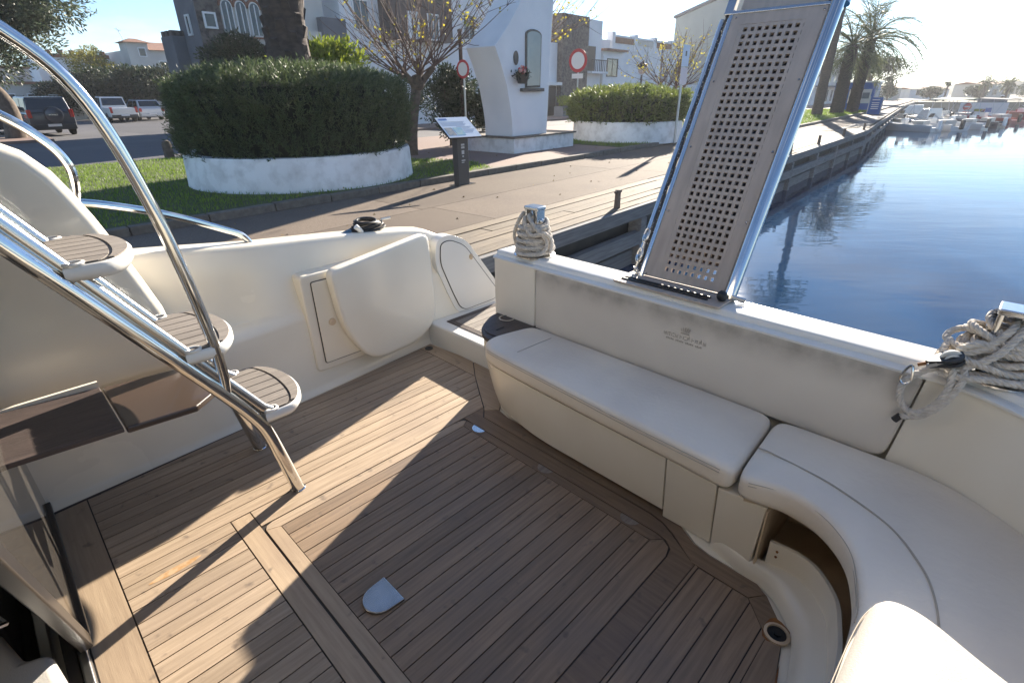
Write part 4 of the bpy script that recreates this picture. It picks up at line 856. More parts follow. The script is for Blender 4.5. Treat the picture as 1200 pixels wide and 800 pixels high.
def bush(name, label, cat, center, rad, z0, z1, mat, nspr, per, L, W, up=.8, bulge=.12, seed=3, frame=QUAY, sq=3.2, group=None, spr_len=.28, flat=1.0):
    t = thing(name, label, cat, (*center, z0), frame, group); r_ = np.random.default_rng(seed)
    th = r_.uniform(0, 2*np.pi, nspr); v = r_.uniform(0, 1, nspr)**.8
    # superellipsoid-like shell: v in 0..1 from the foot to the crown centre
    h = np.clip(v/.62, 0, 1); rin = np.where(v < .62, 1.0, np.sqrt(np.clip(1-((v-.62)/.38), 0, 1)))
    zz = z0+(z1-z0)*np.where(v < .62, h*.80, .80+.20*(1-rin**sq)); rr_ = rad*np.where(v < .62, 1+.03*np.sin(h*3), rin)
    P = np.stack([center[0]+rr_*np.cos(th), center[1]+rr_*np.sin(th)*flat, zz], 1)
    nz = noise3(P, 2.2, seed); out = np.stack([np.cos(th)*rin, np.sin(th)*rin, np.zeros(nspr)], 1)
    P = P+out*(nz*bulge)[:, None]+np.array([0, 0, 1])*(nz*bulge*.9*(v > .5))[:, None]-out*r_.uniform(0, .16, nspr)[:, None]
    Ds = out*r_.uniform(.2, .8, nspr)[:, None]+np.array([0, 0, up])+r_.normal(0, .28, (nspr, 3)); Ds /= np.linalg.norm(Ds, axis=1, keepdims=True)
    ln = spr_len*r_.uniform(.5, 1.25, nspr)
    tt = np.tile(np.linspace(0, .95, per), nspr); idx = np.repeat(np.arange(nspr), per)
    C = P[idx]+Ds[idx]*(tt*ln[idx])[:, None]
    Dl = Ds[idx]*.75+r_.normal(0, .5, (len(idx), 3))
    leaves('foliage', C, Dl, L*r_.uniform(.7, 1.3, len(idx)), W, mat, t)
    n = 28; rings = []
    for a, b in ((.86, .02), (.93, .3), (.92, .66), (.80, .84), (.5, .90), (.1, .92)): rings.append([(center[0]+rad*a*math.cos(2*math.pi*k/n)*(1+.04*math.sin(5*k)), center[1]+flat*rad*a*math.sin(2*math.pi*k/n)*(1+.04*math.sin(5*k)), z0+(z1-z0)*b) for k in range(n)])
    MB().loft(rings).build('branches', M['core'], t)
    return t
bush('rosemary_shrub', 'big dense dark green rosemary bush filling the large round planter', 'shrub', PL1, 2.12, 1.58, 3.02, M['rosemary'], 7600, 12, .08, .016, seed=4, spr_len=.22, bulge=.09)
bush('clipped_shrub', 'clipped bush with sunlit yellow-green top in the farther planter', 'shrub', PL2, 1.98, 1.66, 2.68, M['clip'], 3000, 9, .10, .035, up=.5, seed=6, sq=2.2, bulge=.16, spr_len=.2)
bush('spurge_shrub', 'bright lime green shrub in the large planter beside the palm trunk', 'shrub', (7.35, 11.75), .72, 2.5, 3.36, M['lime'], 500, 12, .16, .05, up=1.0, seed=8, spr_len=.4)
def palm(name, label, base, h, r0, r1, nf, fl, seed, lean=(0, 0), frame=WORLD, group=None, leaflets=34, mat='frond', wl=.045, stubs=0, spread=1.0):
    r_ = random.Random(seed); t = thing(name, label, 'palm tree', base, frame, group)
    path = []; rad = []; N = 26
    for k in range(N+1):
        u = k/N; path.append((base[0]+lean[0]*u**1.3, base[1]+lean[1]*u**1.3, base[2]-.1+h*u)); rad.append((r0+(r1-r0)*u)*(1+.05*math.sin(k*2.3)+r_.uniform(-.03, .03)))
    MB().tube(path, rad, 14).build('trunk', M['bark'], t, sharp=80)
    if stubs:
        sb = MB()
        for k in range(stubs):
            u = k/stubs; a = k*2.39996; p = Vector((base[0]+lean[0]*u**1.3, base[1]+lean[1]*u**1.3, base[2]+h*u)); rr_ = r0+(r1-r0)*u
            d = Vector((math.cos(a), math.sin(a), 0)); s_ = Vector((-math.sin(a), math.cos(a), 0)); c = p+d*(rr_*.97)
            sb.add([c-s_*.10-Vector((0,0,.09)), c+s_*.10-Vector((0,0,.09)), c+s_*.05+d*.055+Vector((0,0,.09)), c-s_*.05+d*.055+Vector((0,0,.09)), c-s_*.07+Vector((0,0,.13)), c+s_*.07+Vector((0,0,.13))], [(0,1,2,3), (3,2,5,4), (0,3,4), (1,5,2)])
        sb.build('leaf_stubs', M['bark'], t, kind='stuff', smooth=False)
    top = Vector(path[-1]); C = []; D = []; Ls = []; rach = MB()
    for f in range(nf):
        az = f*2.39996+r_.uniform(-.2, .2); el = R(r_.uniform(-25, 80)) if f > nf*.14 else R(r_.uniform(-60, 0)); L = fl*r_.uniform(.8, 1.1)*(.75 if el < 0 else 1)
        p = top.copy(); d = Vector((math.cos(az)*math.cos(el)*spread, math.sin(az)*math.cos(el)*spread, math.sin(el))).normalized(); pts = [p.copy()]; S = 10
        for k in range(S):
            p = p+d*(L/S); pts.append(p.copy()); d = (d+Vector((0, 0, -.13-.03*k*.5))).normalized()
        rach.tube(pts, [.03*(1-.085*k)*fl/3 for k in range(S+1)], 4)
        for k in range(leaflets):
            u = .12+.86*k/leaflets; i = min(int(u*S), S-1); fr_ = u*S-i; c = pts[i].lerp(pts[i+1], fr_); tg = (pts[i+1]-pts[i]).normalized(); sd = tg.cross(Vector((0, 0, 1))); sd = sd.normalized() if sd.length > .01 else Vector((1, 0, 0))
            for s_ in (-1, 1):
                dd = tg*.75+sd*s_*.8+Vector((0, 0, r_.uniform(-.25, .25))); C.append(c); D.append(dd); Ls.append(fl*.20*math.sin(math.pi*min(1, u*.8+.2))*r_.uniform(.8, 1.1)+.05)
    rach.build('rachis', M['frond'], t); leaves('fronds', np.array(C), np.array(D), np.array(Ls), wl, M[mat], t)
    return t
def V3(q, n, z): x, y = qv(q, n); return (x, y, z)
palm('date_palm', 'thick dark palm trunk rising from the middle of the large planter', (-4.42, 11.7, 1.6), 8.2, .40, .35, 34, 3.6, 2, lean=(.45, 0), stubs=210)
QP = 'palm trees on the lawn beyond the gangway'
palm('date_palm', 'tall slim dark palm trunk nearest the gangway, its crown above the picture', (21.25, 39.2, 1.1), 11.5, .34, .25, 30, 3.2, 3, lean=(.1, 0), group=QP)
palm('date_palm', 'middle palm on the lawn with a leafy crown, in front of the blue kiosk', (24.1, 41.8, 1.1), 4.5, .46, .38, 30, 4.4, 5, lean=(.05, 0), wl=.035, group=QP)
palm('date_palm', 'rightmost palm on the lawn with the tallest spreading crown', (26.0, 43.1, 1.1), 4.9, .42, .36, 34, 4.8, 7, lean=(.1, 0), wl=.035, group=QP)
def limb(mb, p, d, L, r0, r1, rg, S=8, curl=.10, up=.0, n=5):
    pts = [p.copy()]; d = d.normalized(); rad = [r0]
    for k in range(S):
        d = (d+Vector((rg.gauss(0, curl), rg.gauss(0, curl), rg.gauss(0, curl)+up))).normalized(); p = p+d*(L/S); pts.append(p.copy()); rad.append(r0+(r1-r0)*(k+1)/S)
    mb.tube(pts, rad, n); return pts
def pollard(name, label, base, h, nb, L, spread, seed, nleaf, r0=.16, group=None, lsz=.09):
    rg = random.Random(seed); t = thing(name, label, 'tree', base, WORLD, group)
    tk = MB(); b0 = Vector(base)-Vector((0, 0, .1)); tr = limb(tk, b0, Vector((.02, 0, 1)), h, r0, r0*.85, rg, 6, .04); hd = tr[-1]
    heads = []
    for k in range(5):
        a = k*1.257+rg.uniform(-.3, .3); pt = limb(tk, hd-Vector((0, 0, .1)), Vector((math.cos(a), math.sin(a), .9)), rg.uniform(.4, .8), r0*.6, r0*.42, rg, 4, .08); heads.append(pt[-1])
    tk.ball(hd, r0*1.25); tk.build('trunk', M['barkg'], t, sharp=80)
    br = MB(); C = []; D = []
    for k in range(nb):
        o_ = rg.choice(heads); a = rg.uniform(0, 6.283); e = rg.uniform(.25, 1.25)
        o2 = o_-hd; dd = Vector((math.cos(a)*math.cos(e)+o2.x*spread, math.sin(a)*math.cos(e)+o2.y*spread, math.sin(e)))
        pts = limb(br, o_, dd, L*rg.uniform(.5, 1.1), .022, .006, rg, 8, .05, .03, 4)
        for q in range(3):
            i = rg.randrange(2, 8); limb(br, pts[i], (pts[i]-pts[i-1]).normalized()+Vector((rg.gauss(0, .5), rg.gauss(0, .5), rg.gauss(0, .4))), L*.35, .009, .004, rg, 4, .1, .02, 3)
        for q in range(nleaf):
            i = min(8, int(3+5.5*rg.random()**.6)); C.append(pts[i]+Vector((rg.gauss(0, .10), rg.gauss(0, .10), rg.gauss(0, .10)))); D.append((rg.gauss(0, 1), rg.gauss(0, 1), rg.gauss(-.4, 1)))
    br.build('branches', M['twig'], t, sharp=80); leaves('leaves', np.array(C), np.array(D), lsz*RNG.uniform(.7, 1.3, len(C)), lsz*.8, M['yellow'], t)
    return t
PG = 'pollarded trees with yellow leaves'
pollard('pollarded_tree', 'nearly bare pollarded tree fanning upright behind the rosemary bush', (-2.75, 15.6, 1.1), 1.95, 62, 2.7, .75, 3, 3, .17, PG)
pollard('pollarded_tree', 'half-bare tree with yellow leaves standing behind the white monument', (.55, 20.4, 1.1), 2.6, 40, 3.0, .8, 5, 12, .14, PG)
pollard('pollarded_tree', 'small bare tree with yellow-green leaves left of the gangway top', (7.3, 26, 1.1), 1.5, 44, 2.6, .8, 9, 12, .12, PG)
def leafy(name, label, cat, base, crown, radii, mat, n, L, W, seed, trunk_r=.18, group=None, lumps=14, hollow=.55, limbs=6, frame=WORLD):
    rg = random.Random(seed); r_ = np.random.default_rng(seed); t = thing(name, label, cat, base, frame, group)
    tk = MB(); b0 = Vector(base)-Vector((0, 0, .1)); c0 = Vector(crown)
    p1 = b0.lerp(c0, .55)+Vector((rg.gauss(0, .08)*radii[0], rg.gauss(0, .08)*radii[0], 0)); tk.tube(smooth_path([b0, b0.lerp(p1, .5)+Vector((trunk_r*.8, trunk_r*.4, 0)), p1, c0], 12), [trunk_r*(1.15-.075*k) for k in range(len(smooth_path([b0, b0, p1, c0], 12)))], 9)
    cl = []
    for k in range(lumps):
        v = Vector((rg.gauss(0, 1), rg.gauss(0, 1), rg.gauss(.1, .8))).normalized()*(.35+.5*rg.random()); cl.append((c0+Vector((v.x*radii[0], v.y*radii[1], v.z*radii[2])), rg.uniform(.32, .55)))
    for k in range(limbs): tk.tube([p1, p1.lerp(cl[k % lumps][0], .5)+Vector((0, 0, .1)), cl[k % lumps][0]], [trunk_r*.5, trunk_r*.33, trunk_r*.12], 6)
    tk.build('trunk', M['barkg'], t, sharp=80)
    w = r_.integers(0, lumps, n); cc = np.array([list(c[0]) for c in cl])[w]; rs = np.array([c[1] for c in cl])[w]
    d = r_.normal(size=(n, 3)); d /= np.linalg.norm(d, axis=1, keepdims=True); rad = (r_.uniform(hollow, 1.05, n))*rs
    C = cc+d*rad[:, None]*np.array(radii); D = d+r_.normal(0, .6, (n, 3))+np.array([0, 0, .2])
    leaves('crown', C, D, L*r_.uniform(.6, 1.3, n), W, mat, t)
    return t
leafy('olive_tree', 'grey-green olive tree with gnarled trunk at the far left', 'tree', (-21.3, 24.1, 1.1), (-21.4, 24.5, 6.2), (3.5, 3.2, 2.5), M['olive'], 60000, .20, .07, 5, .34, lumps=34)
leafy('round_tree', 'round dark evergreen tree behind the rosemary bush, left of the palm trunk', 'tree', (-10.3, 22.6, 1.1), (-10.3, 22.6, 3.8), (1.35, 1.3, .95), M['dark'], 12000, .14, .05, 6, .14, lumps=20)
leafy('grey_shrub', 'loose grey-green shrub right of the palm trunk', 'shrub', (-6.6, 22.0, 1.1), (-6.6, 22, 3.5), (1.1, 1.0, .95), M['olive'], 6000, .14, .04, 9, .08, lumps=12)
DS = 'dark shrubs along the white house wall'
leafy('dark_shrub', 'dark green shrub against the white wall, left of the round sign pole', 'shrub', (-1.95, 18.4, 1.1), (-1.95, 18.4, 2.4), (.85, .7, 1.15), M['dark'], 9000, .12, .045, 12, .06, DS, lumps=16)
leafy('dark_shrub', 'dark green shrub between the round sign pole and the monument', 'shrub', (-.75, 18.9, 1.1), (-.75, 18.9, 2.1), (.8, .7, 1.0), M['dark'], 8000, .12, .045, 13, .06, DS, lumps=14)
TR = 'dark trees behind the parked cars'
for k, (q, n, h, lb) in enumerate(((13.0, 57.5, 2.7, 'leftmost low dark tree, above the dark off-road car'), (14.6, 55.6, 3.1, 'dark tree behind the pickup'), (16.2, 53.8, 3.3, 'dark tree behind the small silver car'), (17.9, 52.2, 3.5, 'rightmost dark tree, beside the rosemary bush edge'))):
    x, y = qv(q, n); leafy('dark_tree', lb, 'tree', (x, y, 1.0), (x, y, 1.0+h*.72), (2.8, 2.4, 1.45), M['dark'], 13000, .24, .10, 20+k, .16, TR, lumps=14)
leafy('yellowing_tree', 'bright yellow-green tree above the parked cars', 'tree', (-36.6, 51, 1.0), (-36.5, 51, 4.9), (2.3, 2.0, 1.7), pmat('autumn_leaf', (.16,.17,.025), (.22,.19,.03), 1, rough=.6, island=.35, transl=.4), 7000, .18, .07, 31, .14, lumps=12)
leafy('umbrella_pine', 'wide flat-topped umbrella pine behind the blue kiosk', 'tree', (45.5, 72, 1.0), (45.0, 72, 5.2), (3.6, 3.4, 1.5), M['dark'], 9000, .3, .10, 33, .25, lumps=22)

# ================================================================ monument, boards and signs
mt = thing('monument', 'tall white sail-shaped monument with arched niche on a low white plinth', 'monument', (13.2, 10.8, 1.09), QUAY)
MB().prism([(11.99, 9.92), (15.0, 9.92), (15.0, 12.3), (11.99, 12.3)], 1.0, 1.50).build('plinth', M['white'], mt, bevel=.02)
MB().prism([(11.93, 9.86), (15.06, 9.86), (15.06, 12.36), (11.93, 12.36)], 1.502, 1.55).build('plinth_slab', M['kerb'], mt, bevel=.012)
outl = [(12.05, 1.551), (13.66, 1.551), (13.70, 2.2), (13.80, 4.0), (13.90, 5.2), (14.02, 6.6), (13.5, 6.3), (12.95, 5.55), (12.45, 4.83), (11.90, 4.22), (11.38, 3.74), (11.60, 3.35), (11.83, 2.85), (11.98, 2.25), (12.04, 1.9)]
MB().prism(outl, 10.02, 11.05, lambda u, v, w: (u, w, v)).build('sail', M['whites'], mt, bevel=.012)
nc = [(12.60, 2.78), (13.27, 2.80), (13.31, 4.08)]+[(12.955+.355*math.cos(a), 4.08+.13*math.sin(a)) for a in np.linspace(.3, 2.8, 7)]+[(12.60, 4.08)]
def mon(poly, a, b): return MB().prism(poly, a, b, lambda u, v, w: (u, w, v))
mon(nc, 9.985, 10.018).build('niche_frame', M['kerb'], mt, bevel=.006)
mon(inset(ccw(nc), .05), 9.970, 9.990).build('niche_glass', pmat('milky_glass', (.30,.34,.33), (.22,.26,.26), 1.5, rough=.1), mt, smooth=False)
MB().box(12.38, 13.36, 9.90, 10.018, 2.69, 2.775).build('niche_sill', M['kerb'], mt, bevel=.008)
MB().add([(12.20+.10*math.cos(a), 10.012-w, 3.50+.17*math.sin(a)) for w in (0, .02) for a in np.linspace(0, 6.283, 17)[:-1]], [(i, (i+1) % 16, 16+(i+1) % 16, 16+i) for i in range(16)]+[tuple(range(16, 32))]).build('oval_plaque', M['kerb'], mt)
fp_ = thing('flower_pot', 'black wall pot of red and pink flowers beside the niche', 'flower pot', (12.27, 9.9, 2.9), QUAY)
MB().lathe([(.10, 2.88), (.13, 2.90), (.17, 3.08), (.18, 3.10), (.16, 3.10), (.15, 3.05)], (12.27, 9.84, 0), 14).build('pot', M['blackp'], fp_)
n = 420; d = RNG.normal(size=(n, 3)); d[:, 2] = np.abs(d[:, 2])
leaves('greenery', np.array([12.27, 9.84, 3.08])+RNG.normal(0, .07, (n, 3))*np.array([1.6, 1, .8]), d, .10, .035, M['dark'], fp_, kind='stuff')
for c, col, k in (((.50, .03, .04), 'red_petal', 11), ((.62, .32, .28), 'pink_petal', 8)):
    fm = MB(); rg = random.Random(k)
    for i in range(k): fm.ball((12.27+rg.uniform(-.17, .15), 9.80+rg.uniform(-.08, .06), 3.17+rg.uniform(-.04, .12)), rg.uniform(.03, .05), n=7, m=4)
    fm.build('flowers', pmat(col, c, rough=.7), fp_)
ib = thing('info_board', 'dark grey lectern information board with white printed panel by the kerb', 'information board', (7.62, 7.70, 1.0), QUAY)
MB().prism([(7.50, 7.62), (7.80, 7.62), (7.80, 7.76), (7.50, 7.76)], 1.012, 1.99).build('pillar', pmat('anthracite', (.055,.05,.05), rough=.5), ib, bevel=.006)
MB().prism([(7.42, 7.56), (7.92, 7.56), (7.92, 7.82), (7.42, 7.82)], 1.0005, 1.012).build('foot_plate', M['chromes'], ib)
PC, PX, PY = Vector((7.62, 7.70, 2.06)), Vector((.335, -.10, 0)), Vector((.07, .27, .165))
PN = PX.cross(PY).normalized()
def pan(u0, u1, v0, v1, h, th=.003): 
    b = MB(); b.obox(PC+PX*((u0+u1)/2)+PY*((v0+v1)/2)+PN*h, PX*((u1-u0)/2), PY*((v1-v0)/2), PN*th); return b
pan(-1, 1, -1, 1, 0, .014).build('panel', M['blackp'], ib); pan(-.985, .985, -.985, .985, .017).build('print', pmat('panel_white', (.72,.76,.80), rough=.25), ib, smooth=False)
pr = pan(-.85, -.35, .70, .86, .021, .0015); pr.build('heading', pmat('print_blue', (.10,.18,.38), rough=.3), ib, smooth=False)
tx = MB()
for k in range(9):
    b = pan(-.1+.0*k, .9-.12*(k % 3), .55-k*.14, .60-k*.14, .021, .001) if k > 3 else pan(-.88, .6-.1*(k % 2), .50-k*.12, .54-k*.12, .021, .001); tx.add(b.v, b.f)
tx.build('text_lines', pmat('print_grey', (.45,.47,.5), rough=.3), ib, smooth=False)
pan(-.90, -.45, -.80, -.05, .0215, .0015).build('photo', pmat('photo_print', (.20,.26,.30), (.45,.40,.33), 14, rough=.3), ib, smooth=False)
pan(-.38, .12, -.80, -.05, .0215, .0015).build('photo', pmat('map_print', (.18,.40,.55), (.5,.6,.5), 9, rough=.3), ib, smooth=False)
gl = MB()
for z in (1.74, 1.69): gl.box(7.60, 7.69, 7.6165, 7.6195, z, z+.035)
gl.box(7.61, 7.68, 7.6165, 7.6195, 1.585, 1.655); gl.box(7.625, 7.665, 7.6165, 7.6195, 1.53, 1.56); gl.box(7.60, 7.70, 7.6165, 7.6195, 1.46, 1.48); gl.box(7.60, 7.67, 7.6165, 7.6195, 1.425, 1.44)
gl.build('pillar_lettering', pmat('light_print', (.45,.45,.45), rough=.5), ib, smooth=False)
hy = thing('hydrant', 'small red hydrant post just behind the information board', 'hydrant', (-1.42, 16.4, 1.1), WORLD)
MB().lathe([(.10, 1.1), (.10, 1.75), (.15, 1.78), (.15, 1.93), (.11, 2.02), (.03, 2.05)], (-1.42, 16.4, 0), 14).build('post', pmat('red_enamel', (.48,.02,.025), rough=.4), hy)
M['red'] = pmat('sign_red', (.48,.025,.03), rough=.4); M['sgn'] = pmat('sign_white', (.75,.75,.74), rough=.4); M['pole'] = pmat('galvanised', (.42,.43,.44), rough=.4, metal=.8)
def round_sign(label, x, y, zc, rad, zb, plate=True):
    t = thing('road_sign', label, 'road sign', (x, y, zb), WORLD, 'round no-vehicles signs'); nrm_ = Vector((-.62, -.785, 0)).normalized(); s_ = Vector((-nrm_.y, nrm_.x, 0))
    MB().tube([(x, y, zb), (x, y, zc+rad*.8)], .032, 10).build('pole', M['pole'], t)
    def disc(r0, d, nm, m, th=.006):
        c = Vector((x, y, zc))+nrm_*d; MB().loft([[c+nrm_*k*th+(s_*math.cos(a)+Vector((0, 0, 1))*math.sin(a))*r0 for a in np.linspace(0, 6.283, 33)[:-1]] for k in (0, 1)]).build(nm, m, t)
    disc(rad, .040, 'ring', M['red']); disc(rad*.72, .048, 'face', M['sgn'])
    if plate: MB().obox(Vector((x, y, zc-rad-.13))+nrm_*.042, s_*rad*.62, nrm_*.004, Vector((0, 0, .085))).build('supplementary_plate', M['sgn'], t)
round_sign('round white sign with red ring in front of the white house, behind the information board', -1.40, 18.0, 3.33, .26, 1.1, False)
round_sign('round white sign with red ring and small plate, right of the monument', 2.76, 23.5, 3.80, .42, 1.1)
up_ = thing('utility_post', 'dark wooden post rising behind the left round sign', 'post', (-1.50, 18.3, 1.1), WORLD)
MB().tube([(-1.50, 18.3, 1.1), (-1.50, 18.3, 4.35)], [.07, .055], 10).lathe([(.075, 4.35), (.075, 4.40), (.02, 4.43)], (-1.5, 18.3, 0), 10).build('post', M['bark'], up_)
t = thing('parking_sign', 'rectangular two-part sign on a grey pole left of the gangway', 'sign', (5.48, 18.5, 1.1), WORLD)
MB().tube([(5.48, 18.5, 1.1), (5.48, 18.5, 3.9)], .04, 10).build('pole', M['pole'], t)
nn = Vector((.75, -.66, 0)); sv = Vector((-nn.y, nn.x, 0))
MB().obox(Vector((5.48, 18.5, 3.66))+nn*.05, sv*.24, nn*.006, Vector((0, 0, .30))).build('upper_plate', pmat('sign_blue', (.42,.52,.68), rough=.4), t)
MB().obox(Vector((5.48, 18.5, 3.10))+nn*.05, sv*.24, nn*.006, Vector((0, 0, .24))).build('lower_plate', pmat('sign_pink', (.55,.47,.52), rough=.4), t)
MB().obox(Vector((5.48, 18.5, 3.72))+nn*.058, sv*.05, nn*.002, Vector((0, 0, .07))).build('symbol', M['blackp'], t)
t = thing('street_lamp', 'black globe street lamp behind the clipped bush', 'street lamp', (6.8, 30, 1.1), WORLD)
MB().tube([(6.8, 30, 1.1), (6.8, 30, 3.45)], [.07, .045], 8).build('post', M['blackp'], t); MB().ball((6.8, 30, 3.70), .23, n=12, m=8).build('globe', pmat('lamp_globe', (.45,.47,.5), rough=.3), t); MB().lathe([(.30, 3.80), (.22, 3.92), (.06, 4.02), (.02, 4.08)], (6.8, 30, 0), 12).build('hood', M['blackp'], t)
t = thing('kerb_post', 'short rounded concrete post at the lawn edge left of the large planter', 'bollard', (-9.75, 15.75, 1.1), WORLD)
MB().lathe([(.13, 1.05), (.125, 1.42), (.10, 1.50), (.04, 1.54)], (-9.75, 15.75, 0), 14).build('post', M['barkg'], t)

# fallen leaves on paving and lawn
n = 320; C = np.stack([RNG.uniform(-4, 26, n), RNG.uniform(5.2, 14, n), np.full(n, 1.012)], 1); C[:, 2] = np.where(C[:, 1] > 8.3, 1.135, 1.006)
leaves('fallen_leaves', C, np.stack([RNG.normal(0, 1, n), RNG.normal(0, 1, n), RNG.normal(0, .12, n)], 1), RNG.uniform(.03, .06, n), .03, pmat('dry_leaf', (.22,.13,.05), (.32,.22,.07), 2, rough=.8, island=.4), None, QUAY, (0, 0, 1.0), 'stuff')
# ================================================================ buildings (quay frame, fronts face the water)
M['stone'] = pmat('rubble_stone', (.145,.125,.11), (.07,.062,.06), 7, rough=.95, bump=.9, bscale=7, c3=(.20,.17,.15), s3=3, f3=.7, detail=3, lo=.42, hi=.58)
M['grend'] = pmat('grey_render', (.17,.175,.19), (.14,.145,.16), 1.5, rough=.9)
M['green'] = pmat('grey_green_render', (.36,.37,.34), (.31,.32,.30), .5, rough=.9)
M['brown'] = pmat('brown_cladding', (.13,.10,.09), (.095,.075,.068), 4, rough=.8, stretch=(1,1,.2))
M['tile'] = pmat('roof_tile', (.30,.15,.09), (.20,.10,.07), 6, rough=.9, bump=.5)
M['wood'] = pmat('dark_door', (.06,.045,.04), rough=.6)
M['cream'] = pmat('cream_render', (.60,.58,.53), (.54,.52,.48), .8, rough=.9, c3=(.42,.40,.37), s3=.6, f3=.3)
def bpart(t, name, mat, q0, q1, n0, n1, z0, z1, bevel=0): return MB().box(q0, q1, n0, n1, z0, z1).build(name, M[mat], t, bevel=bevel, smooth=bool(bevel))
def window(t, q0, q1, n, z0, z1, frame='sgn', pane='win', side=0, sill=True):
    f = MB(); w = .07
    def bb(a, b, c, d, n0, n1):
        if side == 0: f.box(a, b, n0, n1, c, d)
        else: f.box(n0, n1, a, b, c, d)
    bb(q0-w, q0, z0-w, z1+w, n-.06, n+.05); bb(q1, q1+w, z0-w, z1+w, n-.06, n+.05); bb(q0+.001, q1-.001, z1, z1+w, n-.058, n+.05); bb(q0+.001, q1-.001, z0-w, z0, n-.058, n+.05)
    fr = f.build('window', M[frame], t, smooth=False); g = MB()
    if side == 0: g.box(q0, q1, n-.02, n+.03, z0, z1)
    else: g.box(n-.02, n+.03, q0, q1, z0, z1)
    g.build('pane', M[pane], fr, smooth=False)
    s = MB()
    if q1-q0 > .5:
        if side == 0: s.box((q0+q1)/2-.02, (q0+q1)/2+.02, n-.045, n+.03, z0, z1)
        s.f and s.build('mullion', M[frame], fr, smooth=False)
    return fr
t = thing('stone_tower', 'crenellated tower with smooth grey side and rubble stone front, left of the arched house', 'tower', (10.9, 26, 1.0), QUAY)
bpart(t, 'wall', 'stone', 10.54, 11.50, 24.95, 26.7, 1.0, 6.55); bpart(t, 'render', 'grend', 10.50, 10.538, 24.93, 26.72, 1.0, 6.55)
for k in range(3): bpart(t, 'merlon', 'stone', 10.50, 11.50, 24.95+k*.66, 24.95+k*.66+.36, 6.552, 6.80)
bpart(t, 'side_wall', 'grend', 10.0, 10.49, 26.4, 27.6, 1.0, 4.9)
for k in range(3): bpart(t, 'merlon', 'stone', 10.0, 10.49, 26.42+k*.42, 26.65+k*.42, 4.901, 5.1)
window(t, 10.83, 11.20, 24.94, 5.18, 5.62); window(t, 25.6, 25.83, 10.50, 4.95, 5.55, 'sgn', 'win', 1)
t = thing('arched_house', 'white house with tall arched windows trimmed in red brick and a small balcony', 'house', (13.5, 27, 1.0), QUAY)
bpart(t, 'wall', 'cream', 11.52, 16.3, 25.02, 26.6, 1.0, 8.2); bpart(t, 'roof', 'tile', 11.4, 16.5, 24.8, 26.7, 8.201, 8.4)
for k, q in enumerate((11.78, 12.36, 12.94, 13.52)):
    w = .19; ar = [(q-w, 4.98), (q+w, 4.98), (q+w, 5.95)]+[(q+w*math.cos(a), 5.95+w*1.1*math.sin(a)) for a in np.linspace(.3, 2.84, 7)]+[(q-w, 5.95)]
    o = MB().prism(inset(ccw(ar), -.05), 24.93, 25.02, lambda u, v, w_: (u, w_, v)).build('window', M['sgn'], t, smooth=False)
    MB().prism(ar, 24.915, 24.95, lambda u, v, w_: (u, w_, v)).build('pane', M['win'], o, smooth=False)
    MB().prism([(q-.02, 4.98), (q+.02, 4.98), (q+.02, 6.1), (q-.02, 6.1)], 24.90, 24.93, lambda u, v, w_: (u, w_, v)).build('mullion', M['sgn'], o, smooth=False)
    R0, R1 = w+.06, w+.14; an = np.linspace(0, math.pi, 12); pl = [(q+R1*math.cos(a), 5.95+R1*1.1*math.sin(a)) for a in an]+[(q+R0*math.cos(a), 5.95+R0*1.1*math.sin(a)) for a in an[::-1]]
    MB().prism(pl, 24.90, 25.0, lambda u, v, w_: (u, w_, v)).build('brick_arch', M['tile'], o, smooth=False)
bpart(t, 'balcony', 'cream', 14.0, 15.6, 24.3, 25.0, 4.75, 5.25); window(t, 14.4, 14.9, 25.0, 5.3, 6.6, 'wood'); window(t, 15.2, 15.55, 25.0, 3.5, 4.1)
bpart(t, 'string_course', 'tile', 11.53, 14.0, 24.95, 25.015, 4.86, 4.92)
t = thing('white_house', 'big white house with a projecting brown block and two pale windows, behind the bare tree', 'house', (22, 28, 1.0), QUAY)
bpart(t, 'wall', 'whites', 17.2, 28.3, 25.0, 33, 1.0, 8.8); bpart(t, 'upper_block', 'brown', 19.5, 23.9, 24.2, 25.0, 5.25, 9.4); bpart(t, 'wing', 'grend', 15.9, 17.19, 24.6, 27, 1.0, 5.9)
window(t, 20.75, 21.35, 24.2, 5.35, 6.45, 'sgn', 'sgn'); window(t, 22.1, 22.8, 24.2, 5.35, 6.45, 'sgn', 'win'); window(t, 18.0, 18.8, 25.0, 5.6, 6.8); window(t, 25.6, 26.5, 25.0, 5.6, 6.8); window(t, 21.3, 22.1, 25.0, 2.2, 3.4); window(t, 25.6, 26.4, 25.0, 2.2, 3.4)
bpart(t, 'roof', 'grend', 17.1, 28.4, 24.9, 33.1, 8.801, 8.95)
t = thing('stone_house', 'house with tall rubble stone pier and white wing with dark balcony door', 'house', (37, 28, 1.0), QUAY)
bpart(t, 'stone_pier', 'stone', 35.4, 38.9, 24.7, 30, 1.0, 7.75); bpart(t, 'wall', 'whites', 33.6, 35.38, 25.1, 30, 1.0, 5.9); bpart(t, 'wing', 'whites', 38.91, 41.3, 25.0, 31, 1.0, 7.7)
bpart(t, 'lintel', 'sgn', 33.7, 35.39, 24.6, 25.08, 3.15, 3.35); bpart(t, 'garage_door', 'wood', 33.9, 35.2, 25.0, 25.08, 1.1, 3.1)
bpart(t, 'balcony_door', 'wood', 39.0, 40.3, 24.9, 24.99, 4.2, 5.9); bpart(t, 'balcony_slab', 'whites', 38.95, 41.4, 24.3, 24.98, 4.0, 4.15)
for k in range(9): bpart(t, 'baluster', 'wood', 39.0+k*.27, 39.04+k*.27, 24.33, 24.37, 4.151, 4.9)
